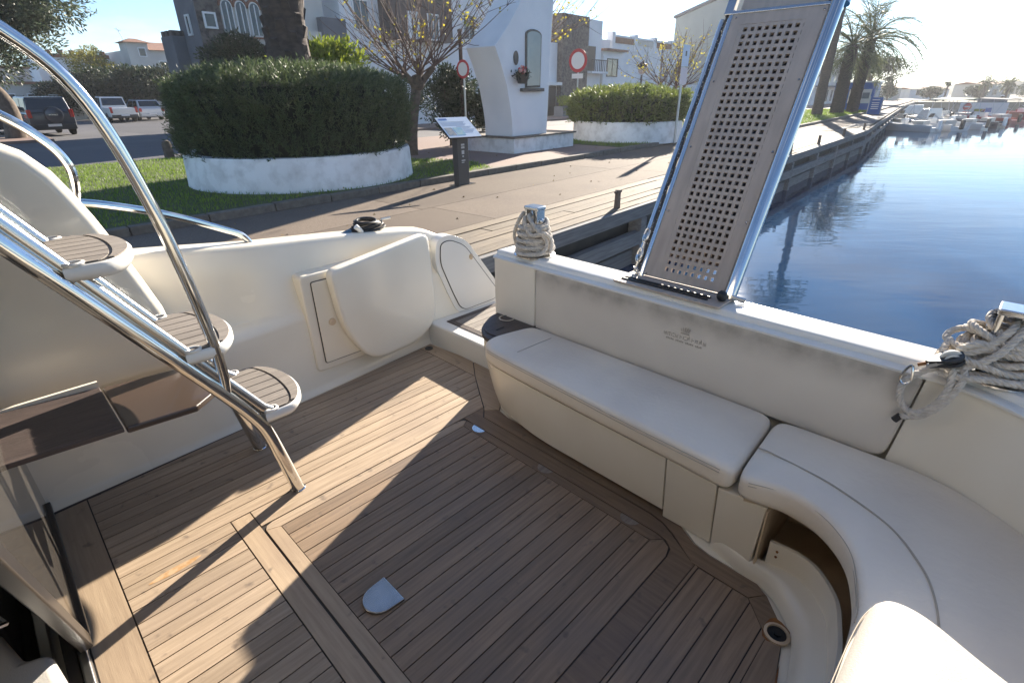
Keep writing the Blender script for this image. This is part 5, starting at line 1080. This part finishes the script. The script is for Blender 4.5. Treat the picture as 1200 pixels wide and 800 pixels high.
bpart(t, 'handrail', 'wood', 38.96, 41.38, 24.31, 24.39, 4.901, 4.96)
t = thing('terrace_house', 'white terraced house with red lattice parapet and tiled porch, above the clipped bush', 'house', (50, 29, 1.0), QUAY)
bpart(t, 'wall', 'whites', 41.5, 60, 26.5, 34, 1.0, 6.7)
for q in (45.2, 49.3, 53.2, 57.4): bpart(t, 'pier', 'whites', q, q+.5, 26.3, 26.9, 6.0, 7.35)
for k, (a, b) in enumerate(((45.75, 49.25), (49.85, 53.15), (53.75, 57.35))): bpart(t, 'lattice', 'tile' if k != 1 else 'cream', a, b, 26.42, 26.49, 6.55, 7.0); bpart(t, 'coping', 'whites', a, b, 26.35, 26.7, 7.001, 7.15)
bpart(t, 'front_block', 'whites', 41.6, 44.9, 24.9, 26.49, 1.0, 5.3); bpart(t, 'porch_roof', 'tile', 41.4, 45.1, 24.6, 26.48, 5.7, 5.85); bpart(t, 'porch_wall', 'whites', 41.62, 44.88, 25.0, 26.49, 5.301, 5.69)
window(t, 42.2, 43.8, 24.9, 3.9, 5.1, 'wood'); window(t, 46.4, 47.0, 26.5, 3.5, 4.9, 'sgn', 'grend'); window(t, 56.6, 57.3, 26.5, 3.6, 4.8); bpart(t, 'garden_wall', 'whites', 45.2, 62, 24.6, 24.8, 1.0, 3.3); bpart(t, 'door', 'wood', 45.3, 45.9, 26.42, 26.495, 2.6, 4.2)
bpart(t, 'back_wing', 'cream', 58.0, 66, 25.5, 30, 1.0, 5.2)
t = thing('gable_building', 'large grey-green building with sloping roof edge, behind the top of the gangway', 'building', (72, 34, 1.0), QUAY)
MB().prism([(21.0, 1.0), (30.0, 1.0), (30.0, 10.2), (21.0, 12.9)], 65.5, 84, lambda u, v, w: (w, u, v)).build('wall', M['green'], t, smooth=False)
MB().prism([(20.8, 12.96), (30.2, 10.14), (30.2, 10.4), (20.8, 13.25)], 65.3, 84.2, lambda u, v, w: (w, u, v+.07)).build('roof', M['grend'], t, smooth=False)
for q in (70, 75): window(t, q, q+1.2, 21.0, 6, 7.6)
t = thing('turret_house', 'small white house with tiled turret, left of the stone tower', 'house', (20, 62, 1.0), QUAY)
bpart(t, 'wall', 'cream', 19.0, 26.0, 60.3, 68, 1.0, 6.5); bpart(t, 'turret', 'cream', 18.8, 20.5, 60.2, 62, 1.0, 7.05)
MB().loft([[(18.5, 59.9, 7.051), (20.8, 59.9, 7.051), (20.8, 62.3, 7.051), (18.5, 62.3, 7.051)], [(19.4, 60.9, 7.4), (19.9, 60.9, 7.4), (19.9, 61.3, 7.4), (19.4, 61.3, 7.4)]]).build('turret_roof', M['tile'], t, smooth=False)
MB().prism([(60.0, 6.501), (68.3, 6.501), (64, 7.4)], 20.52, 26.3, lambda u, v, w: (w, u, v)).build('roof', M['tile'], t, smooth=False)
window(t, 19.7, 20.2, 60.2, 6.0, 6.6, 'sgn'); window(t, 21.2, 21.8, 60.3, 4.7, 5.6); window(t, 23.2, 23.8, 60.3, 4.7, 5.6)
MB().tube([(19.0, 61, 7.2), (18.7, 61, 8.2)], .03, 5).tube([(18.5, 61, 8.1), (19.0, 61, 7.95)], .02, 4).build('aerial', M['pole'], t)
t = thing('long_white_house', 'low white house with flat roof and rooftop pots, left of the turret', 'house', (16, 66, 1.0), QUAY)
bpart(t, 'wall', 'whites', 13, 18.6, 65, 70, 1.0, 5.9); bpart(t, 'parapet', 'tile', 13, 18.6, 64.9, 65.3, 5.901, 6.2); window(t, 14, 15, 65, 3.5, 4.8); window(t, 16.5, 17.5, 65, 3.5, 4.8)
for k in range(7): MB().lathe([(.16, 6.201), (.22, 6.5)], (13.4+k*.8, 65.1, 0), 8).build('roof_pot', M['tile'], t)
t = thing('stepped_house', 'pale grey stepped house with tiled terraces at the far left, behind the chrome rail', 'house', (11, 57, 1.0), QUAY)
bpart(t, 'wall', 'cream', 8.0, 13.5, 57, 63, 1.0, 3.6); bpart(t, 'upper_wall', 'cream', 9.0, 11.0, 58, 63, 3.601, 4.7); bpart(t, 'roof', 'tile', 7.8, 13.7, 56.8, 57.9, 3.602, 3.78); bpart(t, 'upper_roof', 'tile', 8.9, 11.1, 57.9, 63, 4.701, 4.85)
for q in (8.6, 10.2, 11.8): window(t, q, q+.8, 57, 1.8, 2.9)
t = thing('apartment_block', 'long pale apartment block behind the palms', 'building', (80, 18, 1.0), QUAY)
bpart(t, 'wall', 'whites', 72, 92, 15.5, 24, 1.0, 5.9); bpart(t, 'parapet', 'whites', 71.9, 92.1, 15.4, 24.1, 5.901, 6.2)
for k in range(7): window(t, 73.2+k*2.6, 74.4+k*2.6, 15.5, 3.6, 4.9, 'sgn', 'sgn' if k % 3 == 1 else 'win'); window(t, 73.2+k*2.6, 74.4+k*2.6, 15.5, 1.4, 2.7)
bpart(t, 'awning', 'grend', 72, 84, 14.2, 15.4, 3.0, 3.12)
M['blue'] = pmat('blue_paint', (.02,.09,.32), (.03,.11,.36), 2, rough=.45)
t = thing('blue_kiosk', 'bright blue kiosk with pale notice boards behind the palms', 'kiosk', (56.6, 8.8, 1.1), QUAY)
bpart(t, 'wall', 'blue', 55.2, 58.0, 7.35, 10.3, 1.1, 3.2); bpart(t, 'roof', 'sgn', 55.0, 58.2, 7.2, 10.5, 3.201, 3.30); bpart(t, 'fascia', 'blue', 55.14, 55.195, 7.4, 10.25, 2.95, 3.18)
for a, c_ in ((7.55, 8.25), (8.5, 9.15), (9.4, 10.0)): bpart(t, 'notice_board', 'cream', 55.15, 55.195, a, c_, 1.65, 2.7); bpart(t, 'board_text', 'grend', 55.14, 55.149, a+.1, c_-.1, 2.0, 2.45)
bpart(t, 'front_board', 'cream', 55.6, 57.4, 7.30, 7.345, 1.6, 2.6)
t = thing('blue_sign', 'tall blue sign board with white lines at the quay edge beyond the palms', 'sign', (49.8, 6.3, 1.0), QUAY)
MB().prism([(49.8, 6.0), (49.84, 5.98), (49.84, 6.75), (49.8, 6.77)], 1.0, 2.15).build('board', M['blue'], t, smooth=False)
for z in (1.95, 1.75, 1.62, 1.49, 1.36): bpart(t, 'line', 'sgn', 49.785, 49.796, 6.15, 6.62, z, z+.05)
for n in (5.95, 6.80): MB().tube([(49.82, n, 1.0), (49.82, n, 2.2)], .03, 8).build('post', M['pole'], t)
t = thing('bicycle', 'white bicycle parked on the lawn beside the nearest palm', 'bicycle', (41.2, 9.6, 1.1), QUAY)
for q in (40.7, 41.75): 
    w_ = MB().tube([(q+.32*math.cos(a), 9.6, 1.43+.32*math.sin(a)) for a in np.linspace(0, 6.283, 19)[:-1]], .025, 6, closed=True)
    w_.build('wheel', M['black'], t)
fm = MB()
for a, b in (((40.7, 1.43), (41.0, 1.95)), ((41.0, 1.90), (41.5, 1.92)), ((41.5, 1.95), (41.25, 1.45)), ((41.25, 1.45), (41.0, 1.88)), ((41.25, 1.45), (41.75, 1.43)), ((41.5, 1.90), (41.75, 1.43))): fm.tube([(a[0], 9.6, a[1]), (b[0], 9.6, b[1])], .025, 6)
fm.build('frame', M['sgn'], t); MB().tube([(40.95, 9.35, 2.05), (41.0, 9.6, 2.0), (40.95, 9.85, 2.05)], .02, 6).build('handlebar', M['blackp'], t); MB().ball((41.52, 9.6, 2.0), .12, .07, .04).build('saddle', M['blackp'], t)
t = thing('concrete_planter', 'square grey planter with small plants in front of the stone pier', 'planter', (34.8, 23.8, 1.1), QUAY)
bpart(t, 'box', 'grend', 34.0, 36.4, 23.5, 24.3, 1.09, 1.75); n = 900
leaves('plants', np.array([35.2, 23.9, 1.75])+RNG.uniform(-1, 1, (n, 3))*np.array([1.0, .3, 0])+np.array([0, 0, 1])*RNG.uniform(0, .6, (n, 1)), RNG.normal(0, .4, (n, 3))+np.array([0, 0, 1]), .2, .05, M['lime'], t)

# ================================================================ parked cars
M['tyre'] = pmat('tyre', (.02,.02,.02), rough=.8); M['carwin'] = pmat('car_glass', (.015,.02,.025), rough=.05, spec=.8); M['tail'] = pmat('tail_lamp', (.45,.02,.015), rough=.2); M['lampc'] = pmat('clear_lamp', (.6,.6,.58), rough=.15)
def car(name, label, x, y, hd, paint, L=4.1, W=1.75, H=1.5, kind='hatch', z=1.004):
    t = thing(name, label, 'car', (x, y, z), WORLD, 'cars parked along the far side of the road', rot=hd); O = (x, y, z)
    hw = W/2; g = .22; bt = H*.60
    def P(mb, nm, m, par=t, **k):
        mb.v = [(a+O[0], b+O[1], c+O[2]) for a, b, c in mb.v]; return mb.build(nm, m, par, **k)
    if kind == 'suv': body = [(-L/2+.05, g+.05), (-L/2, .55), (-L/2+.03, bt), (.55, bt+.01), (L/2-.15, bt-.10), (L/2, .60), (L/2-.04, g+.03)]; cab = [(-L/2+.06, bt-.02), (-L/2+.22, H-.04), (.30, H), (.95, bt-.02)]
    elif kind == 'pickup': body = [(-L/2, g+.12), (-L/2, .95), (L*.05, .98), (L/2-.25, .92), (L/2, .70), (L/2-.03, g+.08)]; cab = [(-.55, .93), (-.40, H-.03), (.55, H), (1.05, .93)]
    else: body = [(-L/2+.06, g), (-L/2, .55), (-L/2+.08, bt), (.7, bt), (L/2-.35, bt-.14), (L/2, .50), (L/2-.05, g)]; cab = [(-L/2+.14, bt-.02), (-L/2+.55, H-.05), (.10, H), (1.0, bt-.02)]
    P(MB().prism(body, -hw, hw, lambda u, v, w: (u, w, v)), 'body', paint, bevel=.07, seg=3)
    ins = .16
    cb = MB().loft([[(u, -hw+.05, v) if v < bt+.05 or v < .97 and kind == 'pickup' else (u, -hw+ins, v) for u, v in cab], [(u, hw-.05, v) if v < bt+.05 or v < .97 and kind == 'pickup' else (u, hw-ins, v) for u, v in cab]])
    P(cb, 'cabin', paint, bevel=.05, seg=3)
    # glazing set just proud of the cabin
    def quad(a, b, c, d, off, nm):
        a, b, c, d = map(Vector, (a, b, c, d)); n_ = (b-a).cross(d-a).normalized()*off; m0 = [a+n_, b+n_, c+n_, d+n_]; m1 = [p-n_*1.6 for p in m0]
        return P(MB().add(m0+m1, [(0,1,2,3), (7,6,5,4), (0,4,5,1), (1,5,6,2), (2,6,7,3), (3,7,4,0)]), nm, M['carwin'], smooth=False)
    (u0, v0), (u1, v1), (u2, v2), (u3, v3) = cab; f = .12
    def mixp(a, b, k): return a+(b-a)*k
    ya, yb = hw-.05, hw-ins
    rr_ = [(mixp(u0, u1, f*1.3), mixp(ya, yb, f)-.10, mixp(v0, v1, f*2)), (mixp(u0, u1, f*1.3), -mixp(ya, yb, f)+.10, mixp(v0, v1, f*2)), (mixp(u0, u1, .88), -yb+.07, mixp(v0, v1, .88)), (mixp(u0, u1, .88), yb-.07, mixp(v0, v1, .88))]
    quad(rr_[0], rr_[3], rr_[2], rr_[1], .012, 'rear_window')
    fr_ = [(mixp(u3, u2, f), ya-.10, mixp(v3, v2, f)), (mixp(u3, u2, f), -ya+.10, mixp(v3, v2, f)), (mixp(u3, u2, .9), -yb+.07, mixp(v3, v2, .9)), (mixp(u3, u2, .9), yb-.07, mixp(v3, v2, .9))]
    quad(fr_[0], fr_[1], fr_[2], fr_[3], .012, 'windscreen')
    for s in (-1, 1):
        um = (u1+u2)/2-.05
        for (pa, pb, qa, qb) in ((mixp(u0, u1, .55)+.12, um-.05, mixp(u0, u1, .9)+.10, um-.05), (um+.05, mixp(u3, u2, .35)-.10, um+.05, mixp(u3, u2, .95)-.06)):
            zb, zt = v0+.08, H-.10; yb0, yb1 = mixp(ya, yb, .2), mixp(ya, yb, .85)
            q_ = [(pa, s*yb0, zb), (pb, s*yb0, zb), (qb, s*yb1, zt), (qa, s*yb1, zt)]
            quad(*(q_ if s < 0 else q_[::-1]), .014, 'side_window')
    for ux in (-L*.31, L*.32):
        for s in (-1, 1):
            wr = .33 if kind != 'hatch' else .30
            w_ = P(MB().lathe([(.0, s*(hw-.20)), (wr*.9, s*(hw-.20)), (wr, s*(hw-.16)), (wr, s*(hw-.02)), (wr*.92, s*(hw+.01)), (wr*.66, s*(hw+.008))], (ux, 0, wr), 22, 'y'), 'wheel', M['tyre'])
            ORG[w_.name] = ORG[t.name]
            b = MB().lathe([(wr*.66, s*(hw+.006)), (wr*.55, s*(hw-.02)), (wr*.2, s*(hw+.0)), (0, s*(hw+.005))], (ux, 0, wr), 14, 'y'); P(b, 'rim', M['chromes'], w_)
    for s in (-1, 1):
        P(MB().box(-L/2-.015, -L/2+.10, s*hw*.98-.0 if s < 0 else hw*.98-.16, (-hw*.98+.16) if s < 0 else hw*.98, .62 if kind != 'suv' else .80, bt-.02 if kind != 'suv' else bt+.12), 'tail_light', M['tail'], bevel=.02)
        P(MB().box(L/2-.16, L/2-.02, -hw*.92 if s < 0 else hw*.92-.3, -hw*.92+.3 if s < 0 else hw*.92, .58, .74), 'headlight', M['lampc'], bevel=.02)
        P(MB().box(.70, .82, s*(hw+.09)-.09, s*(hw+.09)+.09, bt+.04, bt+.18), 'mirror', M['blackp'], bevel=.03)
    P(MB().box(-L/2-.05, -L/2+.08, -hw*.95, hw*.95, g+.06, .50), 'rear_bumper', M['blackp'] if kind != 'hatch' else paint, bevel=.03)
    P(MB().box(L/2-.06, L/2+.03, -hw*.95, hw*.95, g+.06, .48), 'front_bumper', M['blackp'] if kind != 'hatch' else paint, bevel=.03)
    P(MB().box(-L/2-.062, -L/2-.045, -.26, .26, .42, .53), 'number_plate', M['sgn'])
    if kind == 'suv':
        sp = P(MB().lathe([(0, -L/2-.22), (.30, -L/2-.22), (.345, -L/2-.19), (.35, -L/2-.03), (.3, -L/2)], (0, -.08, .93), 28, 'x'), 'spare_wheel_cover', paint)
        P(MB().lathe([(.352, -L/2-.10), (.358, -L/2-.09), (.358, -L/2-.05), (.352, -L/2-.04)], (0, -.08, .93), 28, 'x', cap=False), 'cover_band', M['chromes'], sp)
        tx = MB()
        for k in range(6): tx.box(-L/2-.228, -L/2-.219, .10-k*.06, .14-k*.06, .90, .95)
        P(tx, 'cover_lettering', M['chromes'], sp, smooth=False)
        for s in (-1, 1): P(MB().tube([(-L/2+.5, s*(hw-.25), H+.03), (.2, s*(hw-.25), H+.05)], .02, 6), 'roof_rail', M['blackp'])
    return t
paint = lambda n, c, r=.25: pmat(n, c, rough=r, coat=.6, metal=.25)
HD = R(141)
car('parked_car', 'dark blue-grey off-road car with spare wheel on its tailgate, nearest of the parked cars', -23.05, 27.9, HD, paint('dark_paint', (.055, .062, .08)), 4.0, 1.78, 1.72, 'suv')
car('parked_car', 'dark car with red tail lamps, partly hidden between olive trunk and off-road car', -26.6, 29.7, HD, paint('maroon_paint', (.05, .04, .05)), 4.2, 1.72, 1.45, 'hatch')
car('parked_car', 'white pickup parked under the dark trees', -29.3, 42.1, HD, paint('white_paint', (.62, .63, .63)), 4.6, 1.75, 1.70, 'pickup')
car('parked_car', 'small blue-grey car behind the chrome rail, left of the white pickup', -36.0, 49.6, HD, paint('blue_paint_car', (.12, .16, .22)), 3.8, 1.68, 1.48, 'hatch')
car('parked_car', 'silver hatchback nearest the rosemary bush, right of the pickup', -28.9, 44.8, HD, paint('silver_paint', (.50, .52, .55)), 4.1, 1.72, 1.48, 'hatch')

# ================================================================ boats and the far shore
def boat(label, q, n, hd, L, B, hull, seed, bimini=None, cabin=False):
    t = thing('small_boat', label, 'boat', (q, n, 0), QUAY, 'small boats moored beyond the palms', rot=hd); O = (q, n, 0)
    def P(mb, nm, m, **k): mb.v = [(a+O[0], b+O[1], c+O[2]) for a, b, c in mb.v]; return mb.build(nm, m, t, **k)
    rings = []
    for k in range(9):
        u = k/8; x = -L/2+L*u; w = B/2*(1-max(0, (u-.45)/.55)**2.2*.98); fb = .42+.14*u*u
        rings.append([(x, -w*.75, -.15), (x, -w, .15+.1*u), (x+.1*u, -w*1.03, fb), (x+.1*u, -w*.86, fb+.01), (x, -w*.80, .25), (x, w*.80, .25), (x+.1*u, w*.86, fb+.01), (x+.1*u, w*1.03, fb), (x, w, .15+.1*u), (x, w*.75, -.15)])
    P(MB().loft(rings), 'hull', hull, sharp=40)
    P(MB().box(-L*.30, -L*.12, -B*.30, B*.30, .26, .68), 'bench', M['vinylw'], bevel=.04); P(MB().box(.05*L, .14*L, -.24, .24, .26, .80), 'console', M['gelw'], bevel=.05)
    P(MB().add([(.15*L, -.24, .80), (.15*L, .24, .80), (.12*L, .20, 1.05), (.12*L, -.20, 1.05)], [(0, 1, 2, 3)]), 'windscreen', M['carwin'], smooth=False)
    P(MB().box(-L/2-.20, -L/2+.02, -.13, .13, .10, .72), 'outboard', M['blackp'] if seed % 2 else M['sgn'], bevel=.07)
    P(MB().tube([(L*.30, -B*.28, .7), (L*.46, 0, .98), (L*.30, B*.28, .7)], .02, 6), 'bow_rail', M['pole'])
    if bimini:
        P(MB().loft([[(-.34*L, y, 1.78+.08*math.cos(y*1.6)), (.16*L, y, 1.86+.08*math.cos(y*1.6)), (.16*L, y, 1.89+.08*math.cos(y*1.6)), (-.34*L, y, 1.81+.08*math.cos(y*1.6))] for y in np.linspace(-B*.42, B*.42, 7)]), 'bimini', bimini, sharp=60)
        for x in (-.3*L, .12*L):
            for s in (-1, 1): P(MB().tube([(x*.6, s*B*.42, .6), (x, s*B*.40, 1.8)], .018, 5), 'bimini_pole', M['pole'])
    if cabin: P(MB().loft([[(-.1*L, -B*.32, .5), (.22*L, -B*.26, .6), (.22*L, B*.26, .6), (-.1*L, B*.32, .5)], [(-.08*L, -B*.28, 1.35), (.12*L, -B*.22, 1.3), (.12*L, B*.22, 1.3), (-.08*L, B*.28, 1.35)]]), 'cabin', M['gelw'], bevel=.05)
    return t
M['bhull'] = pmat('grey_white_hull', (.52,.53,.54), rough=.35)
M['bgreen'] = pmat('green_canvas', (.02,.09,.06), rough=.8); M['bdark'] = pmat('navy_hull', (.02,.03,.06), rough=.3); M['bred'] = pmat('red_hull', (.30,.02,.03), rough=.35); M['bblk'] = pmat('black_canvas', (.02,.02,.022), rough=.8)
for k, a in enumerate((
    ('white open boat nearest the quay, moored left in the row', 49.0, 3.9, 1.2, 3.6, 1.6, M['bhull'], None, False), ('white open boat second from the quay in the row', 51.2, 2.5, .9, 3.8, 1.6, M['bhull'], None, False),
    ('white boat with small cabin in the middle of the row', 54.0, 3.1, .7, 4.4, 1.8, M['bhull'], None, True), ('white boat at the outer right end of the row, low in the water', 53.4, 1.4, 1.3, 3.6, 1.5, M['bhull'], None, False),
    ('boat under a black canopy behind the white boats', 58.0, 4.9, .8, 5.0, 2.0, M['gelw'], M['bblk'], False), ('boat with dark green canopy behind the middle of the row', 60.5, 2.6, .9, 5.2, 2.1, M['gelw'], M['bgreen'], False),
    ('boat with long green canopy at the outer end, farther off', 68.0, 2.4, 1.1, 5.6, 2.2, M['bdark'], M['bgreen'], False), ('dark red boat with grey canopy right of the row', 64.5, -.4, 1.0, 4.6, 2.0, M['bred'], M['grend'], False),
    ('small dark boat beside the outer white boat', 56.6, .3, 1.2, 3.4, 1.5, M['bdark'], None, False), ('white cabin boat against the quay, farthest left', 66.0, 5.0, 1.6, 5.4, 2.1, M['gelw'], None, True),
    ('red boat at the right edge of the picture with a dark canopy', 79.5, -3.4, 1.2, 5.6, 2.3, M['bred'], M['bblk'], False), ('red and white cabin boat at the far right edge', 84.0, -5.6, 1.3, 6.0, 2.3, M['bred'], None, True))):
    boat(a[0], a[1], a[2], a[3], a[4], a[5], a[6], k, a[7], a[8])
t = thing('floating_barrier', 'pale floating barrier panel with red no-entry disc across the water', 'barrier', (77.5, .6, 0), QUAY)
MB().box(76.9, 78.6, -1.9, 2.4, -.2, .22).build('pontoon', M['gelw'], t, bevel=.04); MB().box(77.2, 77.26, -1.7, 2.2, .22, 1.35).build('panel', pmat('barrier_panel', (.68,.62,.60), rough=.5), t, smooth=False)
MB().lathe([(.36, 77.195), (.36, 77.17), (0, 77.169)], (0, 1.55, .95), 24, 'x').build('disc', M['red'], t); MB().box(77.155, 77.168, 1.32, 1.78, .90, 1.0).build('bar', M['sgn'], t)
MB().box(77.17, 77.199, 1.3, 1.8, .36, .50).build('red_plate', M['red'], t); MB().box(77.17, 77.199, .2, .9, .5, .75).build('yellow_plate', M['yellow'], t); MB().box(77.17, 77.199, -.5, .0, .45, .85).build('blue_plate', M['blue'], t)
MB().box(77.4, 78.3, -1.5, .9, .221, 1.7).build('hut', M['grend'], t, bevel=.03)
t = thing('mooring_pile', 'brown timber pile standing in the water left of the red boats', 'pile', (78.7, -.9, 0), QUAY)
MB().tube([(78.7, -.9, -1), (78.7, -1.0, 1.95)], .14, 9).build('pile', M['bark'], t); MB().lathe([(.17, 1.951), (.15, 2.02), (0, 2.04)], (78.7, -1.0, 0), 9).build('pile_cap', M['gelw'], t)
FP = 'palms on the far shore'
palm('fan_palm', 'slim fan palm alone on the far shore', (69.5, 91.5, .9), 2.7, .14, .12, 26, .75, 41, group=FP, leaflets=10, wl=.12)
palm('date_palm', 'left of the pair of feathery palms on the far shore', (75.3, 91.2, .9), 2.7, .22, .18, 30, 1.7, 42, group=FP, leaflets=16, wl=.10)
palm('date_palm', 'right, bushier palm of the pair on the far shore', (82.2, 95, .9), 2.3, .28, .22, 40, 2.0, 43, group=FP, leaflets=16, wl=.12)
HB = 'trees along the far shore'
for k, (x, y, r_, h, lb) in enumerate(((57.5, 92, 1.6, 2.3, 'low dark tree on the far shore, left end'), (62.0, 94, 1.2, 3.4, 'pointed dark cypress-like tree on the far shore'), (72, 98, 1.8, 2.0, 'low bush left of the feathery palms'), (79, 97, 1.8, 2.2, 'low bush between the feathery palms'), (88, 97, 2.4, 2.8, 'broad dark tree at the far right'))):
    leafy('shore_tree', lb, 'tree', (x, y, .9), (x, y, .9+h*.55), (r_, r_, h*.5), M['dark'], 2600, .3, .12, 50+k, .12, HB, lumps=10)
for k, (x, y, w, h, d, mt, lb) in enumerate(((66, 101, 5.5, 2.0, 5, 'cream', 'low cream house on the far shore behind the slim palm'), (76, 104, 7, 1.8, 5, 'whites', 'long low white house on the far shore'), (87, 103, 6, 2.5, 6, 'cream', 'cream house with tiled roof at the right end of the far shore'), (58.5, 103, 6, 1.8, 5, 'whites', 'white house at the left end of the far shore'))):
    t = thing('shore_house', lb, 'house', (x, y, .9), WORLD, 'houses on the far shore')
    MB().box(x-w/2, x+w/2, y, y+d, .89, .9+h).build('wall', M[mt], t, smooth=False); MB().prism([(y-.3, .9+h), (y+d+.3, .9+h), (y+d/2, 1.3+h)], x-w/2-.3, x+w/2+.3, lambda u, v, w_: (w_, u, v+.001)).build('roof', M['tile'], t, smooth=False)
    for i in range(3): f = MB().box(x-w*.34+i*w*.28, x-w*.34+i*w*.28+.7, y-.04, y+.01, 1.7, 2.6).build('window', M['win'], t, smooth=False)
MB().loft([[(x, 170+8*math.sin(x*.05), -.5) for x in np.linspace(-20, 330, 40)], [(x, 185, 3.6+1.1*math.sin(x*.043)+.7*math.sin(x*.11+1)) for x in np.linspace(-20, 330, 40)], [(x, 240, 4.6+1.2*math.sin(x*.03)) for x in np.linspace(-20, 330, 40)], [(x, 300, -.5) for x in np.linspace(-20, 330, 40)]], False, False, closed=False).build('hills', pmat('hill_scrub', (.07,.085,.05), (.14,.13,.10), .25, rough=1, bump=.6, bscale=1), None, WORLD, kind='structure', sharp=80)
t = thing('overhead_cable', 'thin overhead cable crossing the sky at the right', 'cable', (52, 82, 1), WORLD)
MB().tube([(44 + 30*k/16, 84-20*k/16, 7.3-.9*(k/16)*(1-k/16)*1.5-.6*k/16) for k in range(17)], .018, 5).build('wire', M['black'], t)

# ================================================================ veil: scattering volume added in place of lens glare, one closed box round everything
hz = bpy.data.materials.new('glare_veil'); hz.use_nodes = True; hn = hz.node_tree; hn.nodes.clear()
ho = hn.nodes.new('ShaderNodeOutputMaterial'); hv = hn.nodes.new('ShaderNodeVolumePrincipled'); hv.inputs['Color'].default_value = (.93, .95, 1.0, 1); hv.inputs['Density'].default_value = .0006; hv.inputs['Anisotropy'].default_value = .4
hn.links.new(hv.outputs[0], ho.inputs['Volume'])
MB().box(-620, 620, -620, 620, -3.0, 16.5).build('veil_volume', hz, None, WORLD, org=(0, 0, 0), kind='stuff', smooth=False)
